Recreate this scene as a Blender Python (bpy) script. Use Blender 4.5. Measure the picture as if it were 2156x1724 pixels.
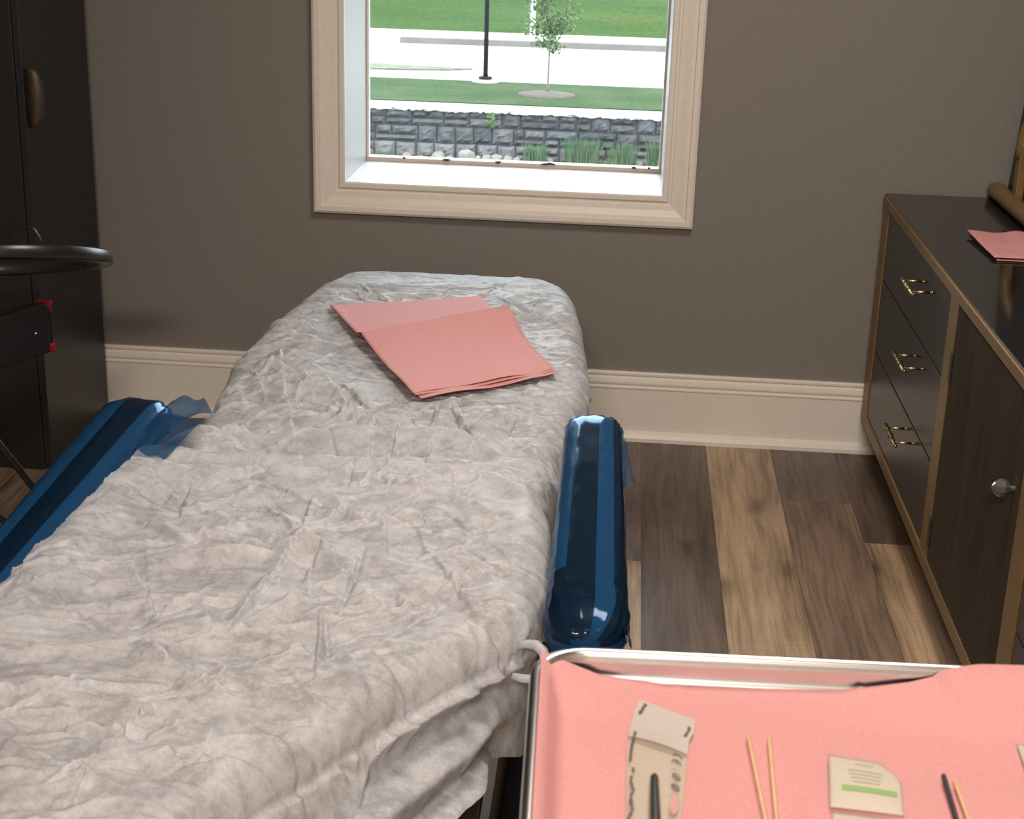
import bpy, math, random
import numpy as np
from mathutils import Vector, Matrix
for _o in list(bpy.data.objects):
    bpy.data.objects.remove(_o)
SC = bpy.context.scene
C = SC.collection
PI = math.pi
R_ = random.Random(7)

# ------------------------------------------------------------------ camera
cam_d = bpy.data.cameras.new('camera')
cam = bpy.data.objects.new('camera', cam_d)
C.objects.link(cam)
cr = (0.9963458, 0.0802915, 0.0291255)
cu = (-0.0537777, 0.3248086, 0.9442496)
cf = (-0.0663550, 0.9423655, -0.3279395)
cam.matrix_world = Matrix(((cr[0], cu[0], -cf[0], 0.0), (cr[1], cu[1], -cf[1], 0.0),
                           (cr[2], cu[2], -cf[2], 1.3761), (0, 0, 0, 1)))
cam_d.sensor_fit = 'HORIZONTAL'
cam_d.sensor_width = 36.0
cam_d.lens = 53.56
cam_d.clip_start = 0.05
cam_d.clip_end = 500
cam_d.dof.use_dof = True
cam_d.dof.focus_distance = 3.2
cam_d.dof.aperture_fstop = 22.0
SC.camera = cam

# ------------------------------------------------------------------ light
SC.view_settings.view_transform = 'Standard'
SC.view_settings.look = 'None'
SC.view_settings.exposure = 0.0
SC.view_settings.gamma = 1.0
SC.view_settings.use_curve_mapping = False
world = bpy.data.worlds.new('sky')
SC.world = world
world.use_nodes = True
wn = world.node_tree
bg = wn.nodes['Background']
bg.inputs['Color'].default_value = (0.86, 0.93, 1.0, 1)
bg.inputs['Strength'].default_value = 8.0


def area_light(name, loc, size, size_y, power, col):
    d = bpy.data.lights.new(name, 'AREA')
    d.shape = 'RECTANGLE'
    d.size = size
    d.size_y = size_y
    d.energy = power
    d.color = col
    o = bpy.data.objects.new(name, d)
    C.objects.link(o)
    o.location = loc
    return o


area_light('ceiling_area_light', (0.2, 0.35, 2.36), 0.55, 0.55, 3.5, (1.0, 0.88, 0.77))
area_light('ceiling_area_light', (0.35, 2.1, 2.36), 0.55, 0.55, 31, (1.0, 0.88, 0.77))  # added fill lamp, brightens the back wall and the sheet
area_light('ceiling_area_light', (-0.2, -1.2, 2.36), 0.55, 0.55, 128, (1.0, 0.86, 0.74))

# ------------------------------------------------------------------ helpers


def mat(name, color=(0.8, 0.8, 0.8), rough=0.5, metal=0.0, spec=0.5, coat=0.0):
    m = bpy.data.materials.new(name)
    m.use_nodes = True
    b = m.node_tree.nodes['Principled BSDF']
    b.inputs['Base Color'].default_value = (*color, 1)
    b.inputs['Roughness'].default_value = rough
    b.inputs['Metallic'].default_value = metal
    b.inputs['Specular IOR Level'].default_value = spec
    b.inputs['Coat Weight'].default_value = coat
    return m


class NT:
    """small wrapper for building node trees"""

    def __init__(self, m):
        self.t = m.node_tree
        self.n = self.t.nodes
        self.b = self.n['Principled BSDF']

    def add(self, kind, **kw):
        nd = self.n.new(kind)
        for k, v in kw.items():
            if k in nd.inputs.keys():
                nd.inputs[k].default_value = v
            else:
                setattr(nd, k, v)
        return nd

    def link(self, a, ao, b, bi):
        self.t.links.new(a.outputs[ao], b.inputs[bi])

    def coords(self, scale=(1, 1, 1), src='Object', loc=(0, 0, 0)):
        tc = self.add('ShaderNodeTexCoord')
        mp = self.add('ShaderNodeMapping')
        mp.inputs['Scale'].default_value = scale
        mp.inputs['Location'].default_value = loc
        self.link(tc, src, mp, 'Vector')
        return mp

    def noise(self, vec, scale, detail=4, rough=0.55, dist=0.0):
        nd = self.add('ShaderNodeTexNoise')
        nd.inputs['Scale'].default_value = scale
        nd.inputs['Detail'].default_value = detail
        nd.inputs['Roughness'].default_value = rough
        nd.inputs['Distortion'].default_value = dist
        self.link(vec, 0, nd, 'Vector')
        return nd

    def ramp(self, src, out, stops):
        r = self.add('ShaderNodeValToRGB')
        e = r.color_ramp.elements
        while len(e) < len(stops):
            e.new(0.5)
        for i, (p, c) in enumerate(stops):
            e[i].position = p
            e[i].color = (*c, 1) if len(c) == 3 else c
        self.link(src, out, r, 'Fac')
        return r

    def mix(self, fac, a, b, mode='MIX'):
        """fac/a/b are (node, output) pairs or constants; returns a node whose output is 'Result' at index 2"""
        m = self.add('ShaderNodeMix', data_type='RGBA', blend_type=mode)
        for idx, v in ((0, fac), (6, a), (7, b)):
            if isinstance(v, tuple) and hasattr(v[0], 'outputs'):
                self.t.links.new(v[0].outputs[v[1]], m.inputs[idx])
            elif idx == 0:
                m.inputs[0].default_value = v
            else:
                m.inputs[idx].default_value = (*v, 1)
        return (m, 2)

    def color(self, pair):
        self.t.links.new(pair[0].outputs[pair[1]], self.b.inputs['Base Color'])

    def bump(self, src, out, strength=0.2, dist=0.01):
        bp = self.add('ShaderNodeBump')
        bp.inputs['Strength'].default_value = strength
        bp.inputs['Distance'].default_value = dist
        self.link(src, out, bp, 'Height')
        self.link(bp, 0, self.b, 'Normal')
        return bp


def noisy(name, c0, c1, scale=20, rough=0.6, stretch=(1, 1, 1), detail=5, bump=0.0, bdist=0.003, lo=0.35, hi=0.65, **kw):
    m = mat(name, c0, rough, **kw)
    t = NT(m)
    v = t.coords(stretch)
    n = t.noise(v, scale, detail)
    r = t.ramp(n, 0, [(lo, c0), (hi, c1)])
    t.color((r, 0))
    if bump:
        t.bump(n, 0, bump, bdist)
    return m


def obj(name, verts, faces, m, parent=None, smooth=False, loc=None, attr=None):
    me = bpy.data.meshes.new(name)
    me.from_pydata([tuple(map(float, v)) for v in verts], [], [tuple(int(i) for i in f) for f in faces])
    if m is not None:
        me.materials.append(m)
    if smooth:
        me.polygons.foreach_set('use_smooth', [True] * len(me.polygons))
    if attr is not None:
        for an, vals in attr.items():       # per-face colours
            a = me.color_attributes.new(an, 'FLOAT_COLOR', 'CORNER')
            buf = np.empty((len(me.loops), 4), np.float32)
            k = 0
            for p, v in zip(me.polygons, vals):
                buf[p.loop_start:p.loop_start + p.loop_total] = v
            a.data.foreach_set('color', buf.ravel())
    me.validate()
    me.update()
    o = bpy.data.objects.new(name, me)
    C.objects.link(o)
    if parent is not None:
        o.parent = parent
        pl = parent
        off = Vector((0, 0, 0))
        while pl is not None:                # meshes are written in world coordinates
            off += pl.location
            pl = pl.parent
        me.transform(Matrix.Translation(-off))
    return o


def empty(name, loc):
    o = bpy.data.objects.new(name, None)
    o.empty_display_size = 0.1
    C.objects.link(o)
    o.location = loc
    return o


def tag(o, label=None, cat=None, group=None, kind=None):
    if label:
        o['label'] = label
    if cat:
        o['category'] = cat
    if group:
        o['group'] = group
    if kind:
        o['kind'] = kind
    return o


class MB:
    def __init__(self):
        self.v = []
        self.f = []

    def add(self, v, f):
        k = len(self.v)
        self.v += [tuple(p) for p in v]
        self.f += [tuple(i + k for i in q) for q in f]
        return self

    def box(self, x0, x1, y0, y1, z0, z1):
        v = [(x0, y0, z0), (x1, y0, z0), (x1, y1, z0), (x0, y1, z0), (x0, y0, z1), (x1, y0, z1), (x1, y1, z1), (x0, y1, z1)]
        return self.add(v, [(0, 3, 2, 1), (4, 5, 6, 7), (0, 1, 5, 4), (1, 2, 6, 5), (2, 3, 7, 6), (3, 0, 4, 7)])

    def loft(self, rings, cap=True, closed=False):
        n = len(rings[0])
        v = [p for r in rings for p in r]
        f = []
        m = len(rings)
        for i in range(m if closed else m - 1):
            j = (i + 1) % m
            for k in range(n):
                l = (k + 1) % n
                f.append((i * n + k, i * n + l, j * n + l, j * n + k))
        if cap and not closed:
            f.append(tuple(range(n))[::-1])
            f.append(tuple((m - 1) * n + k for k in range(n)))
        return self.add(v, f)

    def tube(self, path, r, n=10, closed=False):
        P = [Vector(p) for p in path]
        rs = r if isinstance(r, (list, tuple)) else [r] * len(P)
        rings = []
        up = None
        m = len(P)
        for i in range(m):
            a = P[i - 1] if (i > 0 or closed) else P[i]
            b = P[(i + 1) % m] if (i < m - 1 or closed) else P[i]
            t = (b - a).normalized()
            if up is None:
                up = t.orthogonal().normalized()
            up = (up - t * up.dot(t))
            up = up.normalized() if up.length > 1e-6 else t.orthogonal().normalized()
            s = t.cross(up)
            rings.append([tuple(P[i] + (up * math.cos(2 * PI * k / n) + s * math.sin(2 * PI * k / n)) * rs[i]) for k in range(n)])
        return self.loft(rings, True, closed)

    def lathe(self, prof, origin, axis=(0, 0, 1), n=24):
        ax = Vector(axis).normalized()
        u = ax.orthogonal().normalized()
        w = ax.cross(u)
        o = Vector(origin)
        rings = [[tuple(o + ax * h + (u * math.cos(2 * PI * k / n) + w * math.sin(2 * PI * k / n)) * max(r, 1e-4)) for k in range(n)] for r, h in prof]
        return self.loft(rings)

    def build(self, name, m, parent=None, smooth=False, bevel=0.0, seg=2, attr=None):
        o = obj(name, self.v, self.f, m, parent, smooth, attr=attr)
        if bevel:
            b = o.modifiers.new('bevel', 'BEVEL')
            b.width = bevel
            b.segments = seg
            b.limit_method = 'ANGLE'
            b.angle_limit = 0.6
        if smooth:
            o.data.polygons.foreach_set('use_smooth', [True] * len(o.data.polygons))
        return o


def grid_faces(nr, nc, flip=False):
    i = np.arange(nr - 1)[:, None] * nc + np.arange(nc - 1)[None, :]
    q = np.stack([i, i + 1, i + nc + 1, i + nc], -1).reshape(-1, 4)
    return q[:, ::-1] if flip else q


def grid_obj(name, P, m, parent=None, flip=False):
    nr, nc = P.shape[:2]
    V = P.reshape(-1, 3).astype(np.float32)
    F = grid_faces(nr, nc, flip).astype(np.int32)
    me = bpy.data.meshes.new(name)
    me.vertices.add(len(V))
    me.vertices.foreach_set('co', V.ravel())
    me.loops.add(F.size)
    me.loops.foreach_set('vertex_index', F.ravel())
    me.polygons.add(len(F))
    me.polygons.foreach_set('loop_start', np.arange(len(F), dtype=np.int32) * 4)
    me.polygons.foreach_set('use_smooth', np.ones(len(F), bool))
    me.update(calc_edges=True)
    me.validate()
    me.materials.append(m)
    o = bpy.data.objects.new(name, me)
    C.objects.link(o)
    if parent is not None:
        o.parent = parent
        me.transform(Matrix.Translation(-parent.location))
    return o


def smoothstep(a, b, x):
    t = np.clip((x - a) / (b - a), 0, 1)
    return t * t * (3 - 2 * t)


def vnoise(x, y, seed, scale):
    """smooth value noise on arrays"""
    rs = np.random.RandomState(seed)
    T = rs.rand(64, 64) * 2 - 1
    u, v = x * scale, y * scale
    i, j = np.floor(u).astype(int), np.floor(v).astype(int)
    a, b = u - i, v - j
    a, b = a * a * (3 - 2 * a), b * b * (3 - 2 * b)
    g = lambda p, q: T[p % 64, q % 64]
    return (g(i, j) * (1 - a) + g(i + 1, j) * a) * (1 - b) + (g(i, j + 1) * (1 - a) + g(i + 1, j + 1) * a) * b

# ------------------------------------------------------------------ materials
M = {}
M['wall'] = noisy('wall_paint', (0.205, 0.190, 0.172), (0.222, 0.206, 0.188), 90, 0.62, bump=0.06, bdist=0.001)
M['trim'] = noisy('trim_paint', (0.74, 0.69, 0.62), (0.78, 0.73, 0.66), 60, 0.35)
M['jamb'] = mat('jamb_paint_dimmed', (0.455, 0.45, 0.475), 0.4)  # white reveal paint darkened: its lower light level is put into the colour
M['sill'] = mat('sill_paint_skylit', (0.86, 0.86, 0.86), 0.4)  # whiter than the jamb: the sill's bright skylight is put into the colour
M['ceil'] = mat('ceiling_paint', (0.8, 0.78, 0.75), 0.8)
M['winframe'] = mat('window_vinyl', (0.55, 0.47, 0.40), 0.45)
M['black'] = noisy('black_lacquer', (0.010, 0.010, 0.011), (0.014, 0.014, 0.015), 40, 0.38)
M['blackmetal'] = mat('black_metal', (0.012, 0.012, 0.013), 0.3, 0.0)
M['red'] = mat('red_plastic', (0.26, 0.004, 0.010), 0.35)
M['bronze'] = noisy('aged_bronze', (0.10, 0.072, 0.045), (0.07, 0.05, 0.03), 60, 0.45, metal=0.5)
M['brass'] = noisy('polished_brass', (0.52, 0.41, 0.22), (0.42, 0.32, 0.16), 80, 0.25, metal=1.0)
M['gold'] = noisy('antique_gold_paint', (0.205, 0.125, 0.048), (0.25, 0.155, 0.064), 35, 0.42, stretch=(1, 0.3, 1), metal=0.25)
M['glossblack'] = mat('gloss_black_top', (0.012, 0.012, 0.013), 0.08, spec=0.9)
M['drawer'] = noisy('charcoal_paint', (0.020, 0.018, 0.017), (0.025, 0.023, 0.021), 30, 0.34)
M['steel'] = mat('stainless_steel', (0.72, 0.71, 0.71), 0.24, 1.0)
M['crystal'] = mat('faceted_grey_knob', (0.20, 0.19, 0.18), 0.12, 0.6)
M['leather'] = noisy('taupe_upholstery', (0.17, 0.14, 0.115), (0.21, 0.175, 0.145), 25, 0.55)
M['pad'] = mat('black_vinyl', (0.010, 0.010, 0.012), 0.45, spec=0.12)
M['wood'] = noisy('birch_stick', (0.62, 0.40, 0.20), (0.70, 0.47, 0.25), 60, 0.6)


def attr_mat(name, rough=0.7, bump=0.0, bscale=60, bd=0.004, var=0.25, scale=30, attr='tone'):
    m = mat(name, (0.5, 0.5, 0.5), rough)
    t = NT(m)
    a = t.add('ShaderNodeAttribute', attribute_name=attr)
    v = t.coords()
    n = t.noise(v, scale, 6)
    r = t.ramp(n, 0, [(0.3, (1 - var,) * 3), (0.7, (1 + var * 0.6,) * 3)])
    t.color(t.mix(1.0, (a, 0), (r, 0), 'MULTIPLY'))
    if bump:
        n2 = t.noise(v, bscale, 6)
        t.bump(n2, 0, bump, bd)
    return m


# ---- floor planks
def plank_material():
    m = mat('wood_planks', (0.3, 0.2, 0.14), 0.42)
    t = NT(m)
    tone = t.add('ShaderNodeAttribute', attribute_name='tone')
    off = t.add('ShaderNodeAttribute', attribute_name='shift')
    tc = t.add('ShaderNodeTexCoord')
    add = t.add('ShaderNodeVectorMath', operation='ADD')
    t.link(tc, 'Object', add, 0)
    t.link(off, 'Vector', add, 1)
    mp = t.add('ShaderNodeMapping')
    mp.inputs['Scale'].default_value = (1, 0.13, 1)
    t.link(add, 0, mp, 'Vector')
    # big figure: swirling cathedral grain
    warp = t.noise(mp, 9, 2, 0.5)
    sub = t.add('ShaderNodeVectorMath', operation='MULTIPLY_ADD')
    t.link(warp, 1, sub, 0)
    sub.inputs[1].default_value = (0.07, 0.010, 0.0)
    t.link(mp, 0, sub, 2)
    fig = t.noise(sub, 15, 4, 0.55, 0.15)
    figr = t.ramp(fig, 0, [(0.30, (0.50, 0.47, 0.45)), (0.44, (0.82, 0.81, 0.80)), (0.52, (1.0, 1.0, 1.0)), (0.66, (1.22, 1.2, 1.16)), (0.75, (0.8, 0.8, 0.8))])
    mp4 = t.add('ShaderNodeMapping')
    mp4.inputs['Scale'].default_value = (1, 0.30, 1)
    t.link(sub, 0, mp4, 'Vector')
    fine = t.noise(mp4, 105, 4, 0.6, 0.1)
    finer = t.ramp(fine, 0, [(0.36, (0.70, 0.69, 0.68)), (0.55, (1.05, 1.05, 1.05))])
    # saw marks across the boards
    mp2 = t.add('ShaderNodeMapping')
    mp2.inputs['Scale'].default_value = (0.08, 1, 1)
    t.link(add, 0, mp2, 'Vector')
    saw = t.noise(mp2, 170, 2, 0.5)
    sawr = t.ramp(saw, 0, [(0.40, (0.90, 0.90, 0.90)), (0.62, (1.08, 1.08, 1.08))])
    # knots
    mp3 = t.add('ShaderNodeMapping')
    mp3.inputs['Scale'].default_value = (1, 0.42, 1)
    t.link(add, 0, mp3, 'Vector')
    wn_ = t.noise(mp3, 9, 2)
    k2 = t.add('ShaderNodeVectorMath', operation='MULTIPLY_ADD')
    t.link(wn_, 1, k2, 0)
    k2.inputs[1].default_value = (0.10, 0.10, 0.0)
    t.link(mp3, 0, k2, 2)
    vor = t.add('ShaderNodeTexVoronoi', voronoi_dimensions='2D')
    vor.inputs['Scale'].default_value = 4.2
    t.link(k2, 0, vor, 'Vector')
    vr = t.ramp(vor, 'Distance', [(0.03, (0.36, 0.33, 0.31)), (0.07, (0.62, 0.60, 0.58)), (0.10, (0.85, 0.84, 0.83)), (0.15, (1, 1, 1))])
    c = t.mix(1.0, (tone, 0), (figr, 0), 'MULTIPLY')
    c = t.mix(1.0, c, (finer, 0), 'MULTIPLY')
    c = t.mix(0.5, c, (sawr, 0), 'MULTIPLY')
    c = t.mix(0.75, c, (vr, 0), 'MULTIPLY')
    t.color(c)
    t.bump(fine, 0, 0.12, 0.001)
    return m


M['planks'] = plank_material()
PW = 0.1663
PX0 = 0.2433
BR = {'light': (0.40, 0.285, 0.185), 'dark': (0.140, 0.098, 0.074), 'mid': (0.215, 0.150, 0.108), 'grey': (0.155, 0.113, 0.092)}
known = {-2: [(3.008, 'mid'), (9, 'grey')], -1: [(1.9, 'mid'), (9, 'dark')], 0: [(2.2, 'mid'), (9, 'light')],
         1: [(3.405, 'mid'), (9, 'grey')], 2: [(3.178, 'light'), (9, 'dark')]}
known[-2][0] = (3.008, 'light')
fv, ff, tone, shift = [], [], [], []
for k in range(-13, 6):
    xa, xb = PX0 + PW * k, PX0 + PW * (k + 1)
    ya = -2.1
    rr = random.Random(k * 13 + 5)
    cuts = known.get(k)
    if cuts is None:
        st = rr.uniform(0, 1.2)
        cuts = [(ya + st + 1.22 * j, rr.choice(['light', 'mid', 'mid', 'dark', 'grey'])) for j in range(7)]
    for (ye, kind) in cuts:
        ye = min(ye, 3.80)
        if ye - ya < 0.01:
            continue
        g = 0.00035
        b = len(fv)
        fv += [(xa + g, ya + g, 0), (xb - g, ya + g, 0), (xb - g, ye - g, 0), (xa + g, ye - g, 0)]
        ff.append((b, b + 1, b + 2, b + 3))
        tone.append((*BR[kind], 1))
        shift.append((rr.uniform(0, 30), rr.uniform(0, 30), rr.uniform(0, 9), 1))
        ya = ye
b = len(fv)
fv += [(-1.95, -2.1, -0.002), (1.25, -2.1, -0.002), (1.25, 3.82, -0.002), (-1.95, 3.82, -0.002)]
ff.append((b, b + 1, b + 2, b + 3))
tone.append((0.03, 0.025, 0.02, 1))
shift.append((0, 0, 0, 1))
b = len(fv)
fv += [(-1.95, -2.1, -0.1), (1.25, -2.1, -0.1), (1.25, 3.82, -0.1), (-1.95, 3.82, -0.1)]
ff.append((b + 3, b + 2, b + 1, b))
tone.append((0.03, 0.025, 0.02, 1))
shift.append((0, 0, 0, 1))
fl = obj('floor', fv, ff, M['planks'], attr={'tone': tone, 'shift': shift})
tag(fl, kind='structure')

# ---- walls
WY = 3.779
XL, XR, ZC, YB = -1.86, 1.09, 2.42, -2.0
OX0, OX1, OZ0, OZ1 = -0.722, 0.112, 0.629, 1.47
w = MB()
w.box(XL - 0.1, OX0, WY, WY + 0.36, -0.1, ZC + 0.1).box(OX1, XR + 0.1, WY, WY + 0.36, -0.1, ZC + 0.1)
w.box(OX0, OX1, WY, WY + 0.36, -0.1, OZ0).box(OX0, OX1, WY, WY + 0.36, OZ1, ZC + 0.1)
tag(w.build('wall_back', M['wall']), kind='structure')
tag(MB().box(XL - 0.1, XL, YB, WY, -0.1, ZC + 0.1).build('wall_left', M['wall']), kind='structure')
tag(MB().box(XR, XR + 0.1, YB, WY, -0.1, ZC + 0.1).build('wall_right', M['wall']), kind='structure')
tag(MB().box(XL - 0.1, XR + 0.1, YB - 0.1, YB, -0.1, ZC + 0.1).build('wall_front', M['wall']), kind='structure')
tag(MB().box(XL, XR, YB, WY, ZC, ZC + 0.1).build('ceiling', M['ceil']), kind='structure')


def extrude_profile_x(prof, x0, x1, y_wall, sgn=-1):
    """prof: (depth from wall, z) closed loop, extruded along x"""
    return MB().loft([[(x, y_wall + sgn * d, z) for d, z in prof] for x in (x0, x1)])


BP = [(0, 0), (0.030, 0), (0.030, 0.010), (0.026, 0.020), (0.018, 0.024), (0.015, 0.026), (0.015, 0.139), (0.017, 0.141), (0.017, 0.144), (0.0115, 0.147),
      (0.0115, 0.150), (0.015, 0.153), (0.015, 0.158), (0.013, 0.167), (0.008, 0.171), (0.008, 0.174), (0.011, 0.176), (0.011, 0.181), (0.008, 0.184), (0, 0.184)]
bb = extrude_profile_x(BP, XL + 0.005, XR - 0.002, WY)
tag(bb.build('baseboard_back', M['trim']), kind='structure')
for nm, xx, sg in (('baseboard_left', XL, 1), ('baseboard_right', XR, -1)):
    o = MB().loft([[(xx + sg * d, y, z) for d, z in BP] for y in (YB + 0.01, WY - 0.035)]).build(nm, M['trim'])
    tag(o, kind='structure')

# ---- window
win = empty('window_1', (-0.307, WY, 0.647))
tag(win, kind='structure')
IX0, IX1, IZ0, IZ1 = -0.704, 0.092, 0.647, 1.45
GY = 4.10
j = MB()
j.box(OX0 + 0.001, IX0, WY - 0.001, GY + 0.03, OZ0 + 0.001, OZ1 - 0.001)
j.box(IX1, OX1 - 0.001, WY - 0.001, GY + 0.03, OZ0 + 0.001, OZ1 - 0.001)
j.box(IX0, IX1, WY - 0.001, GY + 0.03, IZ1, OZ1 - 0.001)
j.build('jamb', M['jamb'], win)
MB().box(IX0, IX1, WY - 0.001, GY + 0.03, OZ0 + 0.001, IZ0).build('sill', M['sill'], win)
CP = [(0, 0.0), (0, 0.010), (0.003, 0.014), (0.013, 0.014), (0.017, 0.009), (0.021, 0.009), (0.024, 0.012), (0.036, 0.0135), (0.052, 0.018), (0.060, 0.019),
      (0.062, 0.0235), (0.073, 0.0235), (0.079, 0.020), (0.080, 0.017), (0.080, 0.0)]
rings = []
for cx, cz, sx, sz in ((IX0, IZ0, -1, -1), (IX1, IZ0, 1, -1), (IX1, IZ1, 1, 1), (IX0, IZ1, -1, 1)):
    rings.append([(cx + sx * o_, WY - t_, cz + sz * o_) for o_, t_ in CP])
MB().loft(rings, False, True).build('casing', M['trim'], win)
fr = MB()
fw = 0.011
fr.box(IX0 + 0.0005, IX0 + 0.004, GY - 0.02, GY + 0.02, IZ0 + fw, IZ1 - fw).box(IX1 - 0.006, IX1 - 0.0005, GY - 0.02, GY + 0.02, IZ0 + fw, IZ1 - fw)
fr.box(IX0 + 0.0005, IX1 - 0.0005, GY - 0.02, GY + 0.02, IZ0 + 0.0005, IZ0 + fw).box(IX0 + 0.0005, IX1 - 0.0005, GY - 0.02, GY + 0.02, IZ1 - fw, IZ1 - 0.0005)
fr.build('window_frame', M['winframe'], win)
gm = bpy.data.materials.new('window_glass')
gm.use_nodes = True
nt = gm.node_tree
nt.nodes.clear()
out = nt.nodes.new('ShaderNodeOutputMaterial')
mx = nt.nodes.new('ShaderNodeMixShader')
tr = nt.nodes.new('ShaderNodeBsdfTransparent')
tr.inputs[0].default_value = (0.94, 0.97, 0.96, 1)
gl = nt.nodes.new('ShaderNodeBsdfGlossy')
gl.inputs['Roughness'].default_value = 0.02
fz = nt.nodes.new('ShaderNodeFresnel')
fz.inputs[0].default_value = 1.3
nt.links.new(fz.outputs[0], mx.inputs[0])
nt.links.new(tr.outputs[0], mx.inputs[1])
nt.links.new(gl.outputs[0], mx.inputs[2])
nt.links.new(mx.outputs[0], out.inputs[0])
MB().box(IX0 + 0.004, IX1 - 0.006, GY - 0.003, GY + 0.003, IZ0 + fw - 0.004, IZ1 - 0.01).build('glass', gm, win)
db = MB()
rr = random.Random(3)
for (xx, ln) in ((-0.485, 0.022), (-0.345, 0.016), (-0.21, 0.04), (0.02, 0.012), (0.06, 0.006), (-0.6, 0.006)):
    db.tube([(xx + ln * (q - 0.5), GY - 0.024 - 0.002 * abs(q - 0.5), IZ0 + fw + 0.001 + rr.uniform(-0.001, 0.002)) for q in (0, .3, .6, 1)], [0.001, 0.003, 0.0035, 0.001], 6)
db.build('debris', mat('dry_debris', (0.06, 0.045, 0.04), 0.9), win)

# ---- ceiling fixtures; the one nearest the window houses the added fill lamp
for (lx, ly, wh) in ((0.2, 0.35, 'over the tray'), (0.35, 2.1, 'nearest the window, added as fill'), (-0.2, -1.2, 'at the room end behind the camera')):
    cl = empty('ceiling_light', (lx, ly, ZC))
    tag(cl, 'square white ceiling light panel ' + wh, 'light')
    hb = MB()
    for s in (-1, 1):
        hb.box(lx + s * 0.30 - 0.015, lx + s * 0.30 + 0.015, ly - 0.315, ly + 0.315, ZC - 0.05, ZC)
        hb.box(lx - 0.285, lx + 0.285, ly + s * 0.30 - 0.015, ly + s * 0.30 + 0.015, ZC - 0.05, ZC)
    hb.build('housing', M['jamb'], cl)

# ------------------------------------------------------------------ outside the window
ZG = -2.084
ZF = -2.924


def grass_mat(name, c0, c1, c2, stretch, s1, s2):
    m = mat(name, c1, 0.9, spec=0.1)
    t = NT(m)
    v = t.coords(stretch)
    a = t.noise(v, s1, 4)
    r = t.ramp(a, 0, [(0.3, c0), (0.5, c1), (0.72, c2)])
    f = t.noise(t.coords(), s2, 5, 0.7)
    fr_ = t.ramp(f, 0, [(0.3, (0.62, 0.66, 0.6)), (0.7, (1.3, 1.28, 1.2))])
    t.color(t.mix(1.0, (r, 0), (fr_, 0), 'MULTIPLY'))
    t.bump(f, 0, 0.6, 0.05)
    return m


M['lawn'] = grass_mat('lawn_grass', (0.0185, 0.0400, 0.0123), (0.0262, 0.0492, 0.0169), (0.0462, 0.0615, 0.0262), (1, 1, 1), 0.9, 14)
M['hillgrass'] = grass_mat('hill_grass', (0.0144, 0.0368, 0.0064), (0.0223, 0.0467, 0.0080), (0.0366, 0.0552, 0.0118), (0.10, 0.6, 1), 1.1, 9)
M['concrete'] = noisy('pale_concrete', (0.70, 0.69, 0.67), (0.76, 0.75, 0.73), 3, 0.85)
M['curb'] = noisy('curb_face', (0.0654, 0.0577, 0.0523), (0.0846, 0.0754, 0.0677), 2, 0.9)
M['gravel'] = noisy('gravel', (0.075, 0.065, 0.058), (0.12, 0.105, 0.098), 25, 0.9, bump=0.5, bdist=0.03)
M['mulch'] = noisy('wood_mulch', (0.0423, 0.0292, 0.0246), (0.0808, 0.0631, 0.0554), 22, 0.95, bump=0.8, bdist=0.05)
M['mortar'] = mat('dark_joint', (0.030, 0.033, 0.040), 0.95)
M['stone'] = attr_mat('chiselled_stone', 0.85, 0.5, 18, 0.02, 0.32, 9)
M['cap'] = noisy('pale_cap_stone', (0.62, 0.62, 0.62), (0.74, 0.74, 0.73), 6, 0.9, bump=0.5, bdist=0.03)
M['leaf'] = noisy('young_leaves', (0.0443, 0.0837, 0.0271), (0.0812, 0.1292, 0.0492), 7, 0.6)
M['bark'] = noisy('pale_bark', (0.1000, 0.0846, 0.0731), (0.1462, 0.1231, 0.1077), 20, 0.9)
M['blade'] = noisy('ornamental_grass_blades', (0.0394, 0.0813, 0.0370), (0.0739, 0.1293, 0.0616), 6, 0.7)
M['rock'] = noisy('river_rock', (0.1230, 0.1083, 0.0984), (0.1846, 0.1624, 0.1501), 9, 0.8)

tag(MB().box(-16, 12, 5.2, 24.6, ZF - 0.2, ZF).build('gravel_bed', M['gravel']), kind='structure')
tag(MB().box(-30, 25, 24.95, 28.0, ZG - 0.6, ZG).build('lawn', M['lawn']), kind='structure')
rd = MB().box(-40, 35, 28.0, 34.6, ZG - 0.6, ZG - 0.015)
tag(rd.build('road', M['concrete']), kind='structure')
cb = MB().loft([[(x, 34.2 + 0.035 * (x + 5), ZG - 0.02), (x, 34.26 + 0.035 * (x + 5), ZG + 0.11), (x, 34.5 + 0.035 * (x + 5), ZG + 0.11), (x, 34.5 + 0.035 * (x + 5), ZG - 0.3)] for x in (-5.15, 20)])
tag(cb.build('kerb', M['curb']), kind='structure')
sw = MB().loft([[(x, 34.42 + 0.035 * (x + 5), ZG - 0.4), (x, 36.1 + 0.02 * (x + 5), ZG - 0.4), (x, 36.1 + 0.02 * (x + 5), ZG + 0.108), (x, 34.42 + 0.035 * (x + 5), ZG + 0.108)] for x in (-5.15, 20)])
sw.box(-40, -5.15, 34.42, 36.1, ZG - 0.4, ZG + 0.108)
tag(sw.build('pavement', M['concrete']), kind='structure')
hx = np.linspace(-40, 35, 90)
hy = np.linspace(36.0, 70, 60)
HX, HY = np.meshgrid(hx, hy)
HZ = ZG + 0.02 + 0.16 * np.clip(HY - 36.05 - 0.05 * (HX + 6), 0, None) + 0.10 * vnoise(HX, HY, 5, 0.35)
HZ = np.where(HY < 36.05, ZG - 0.05, HZ)
tag(grid_obj('grass_bank', np.stack([HX, HY, HZ], -1), M['hillgrass']), kind='structure')
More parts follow.
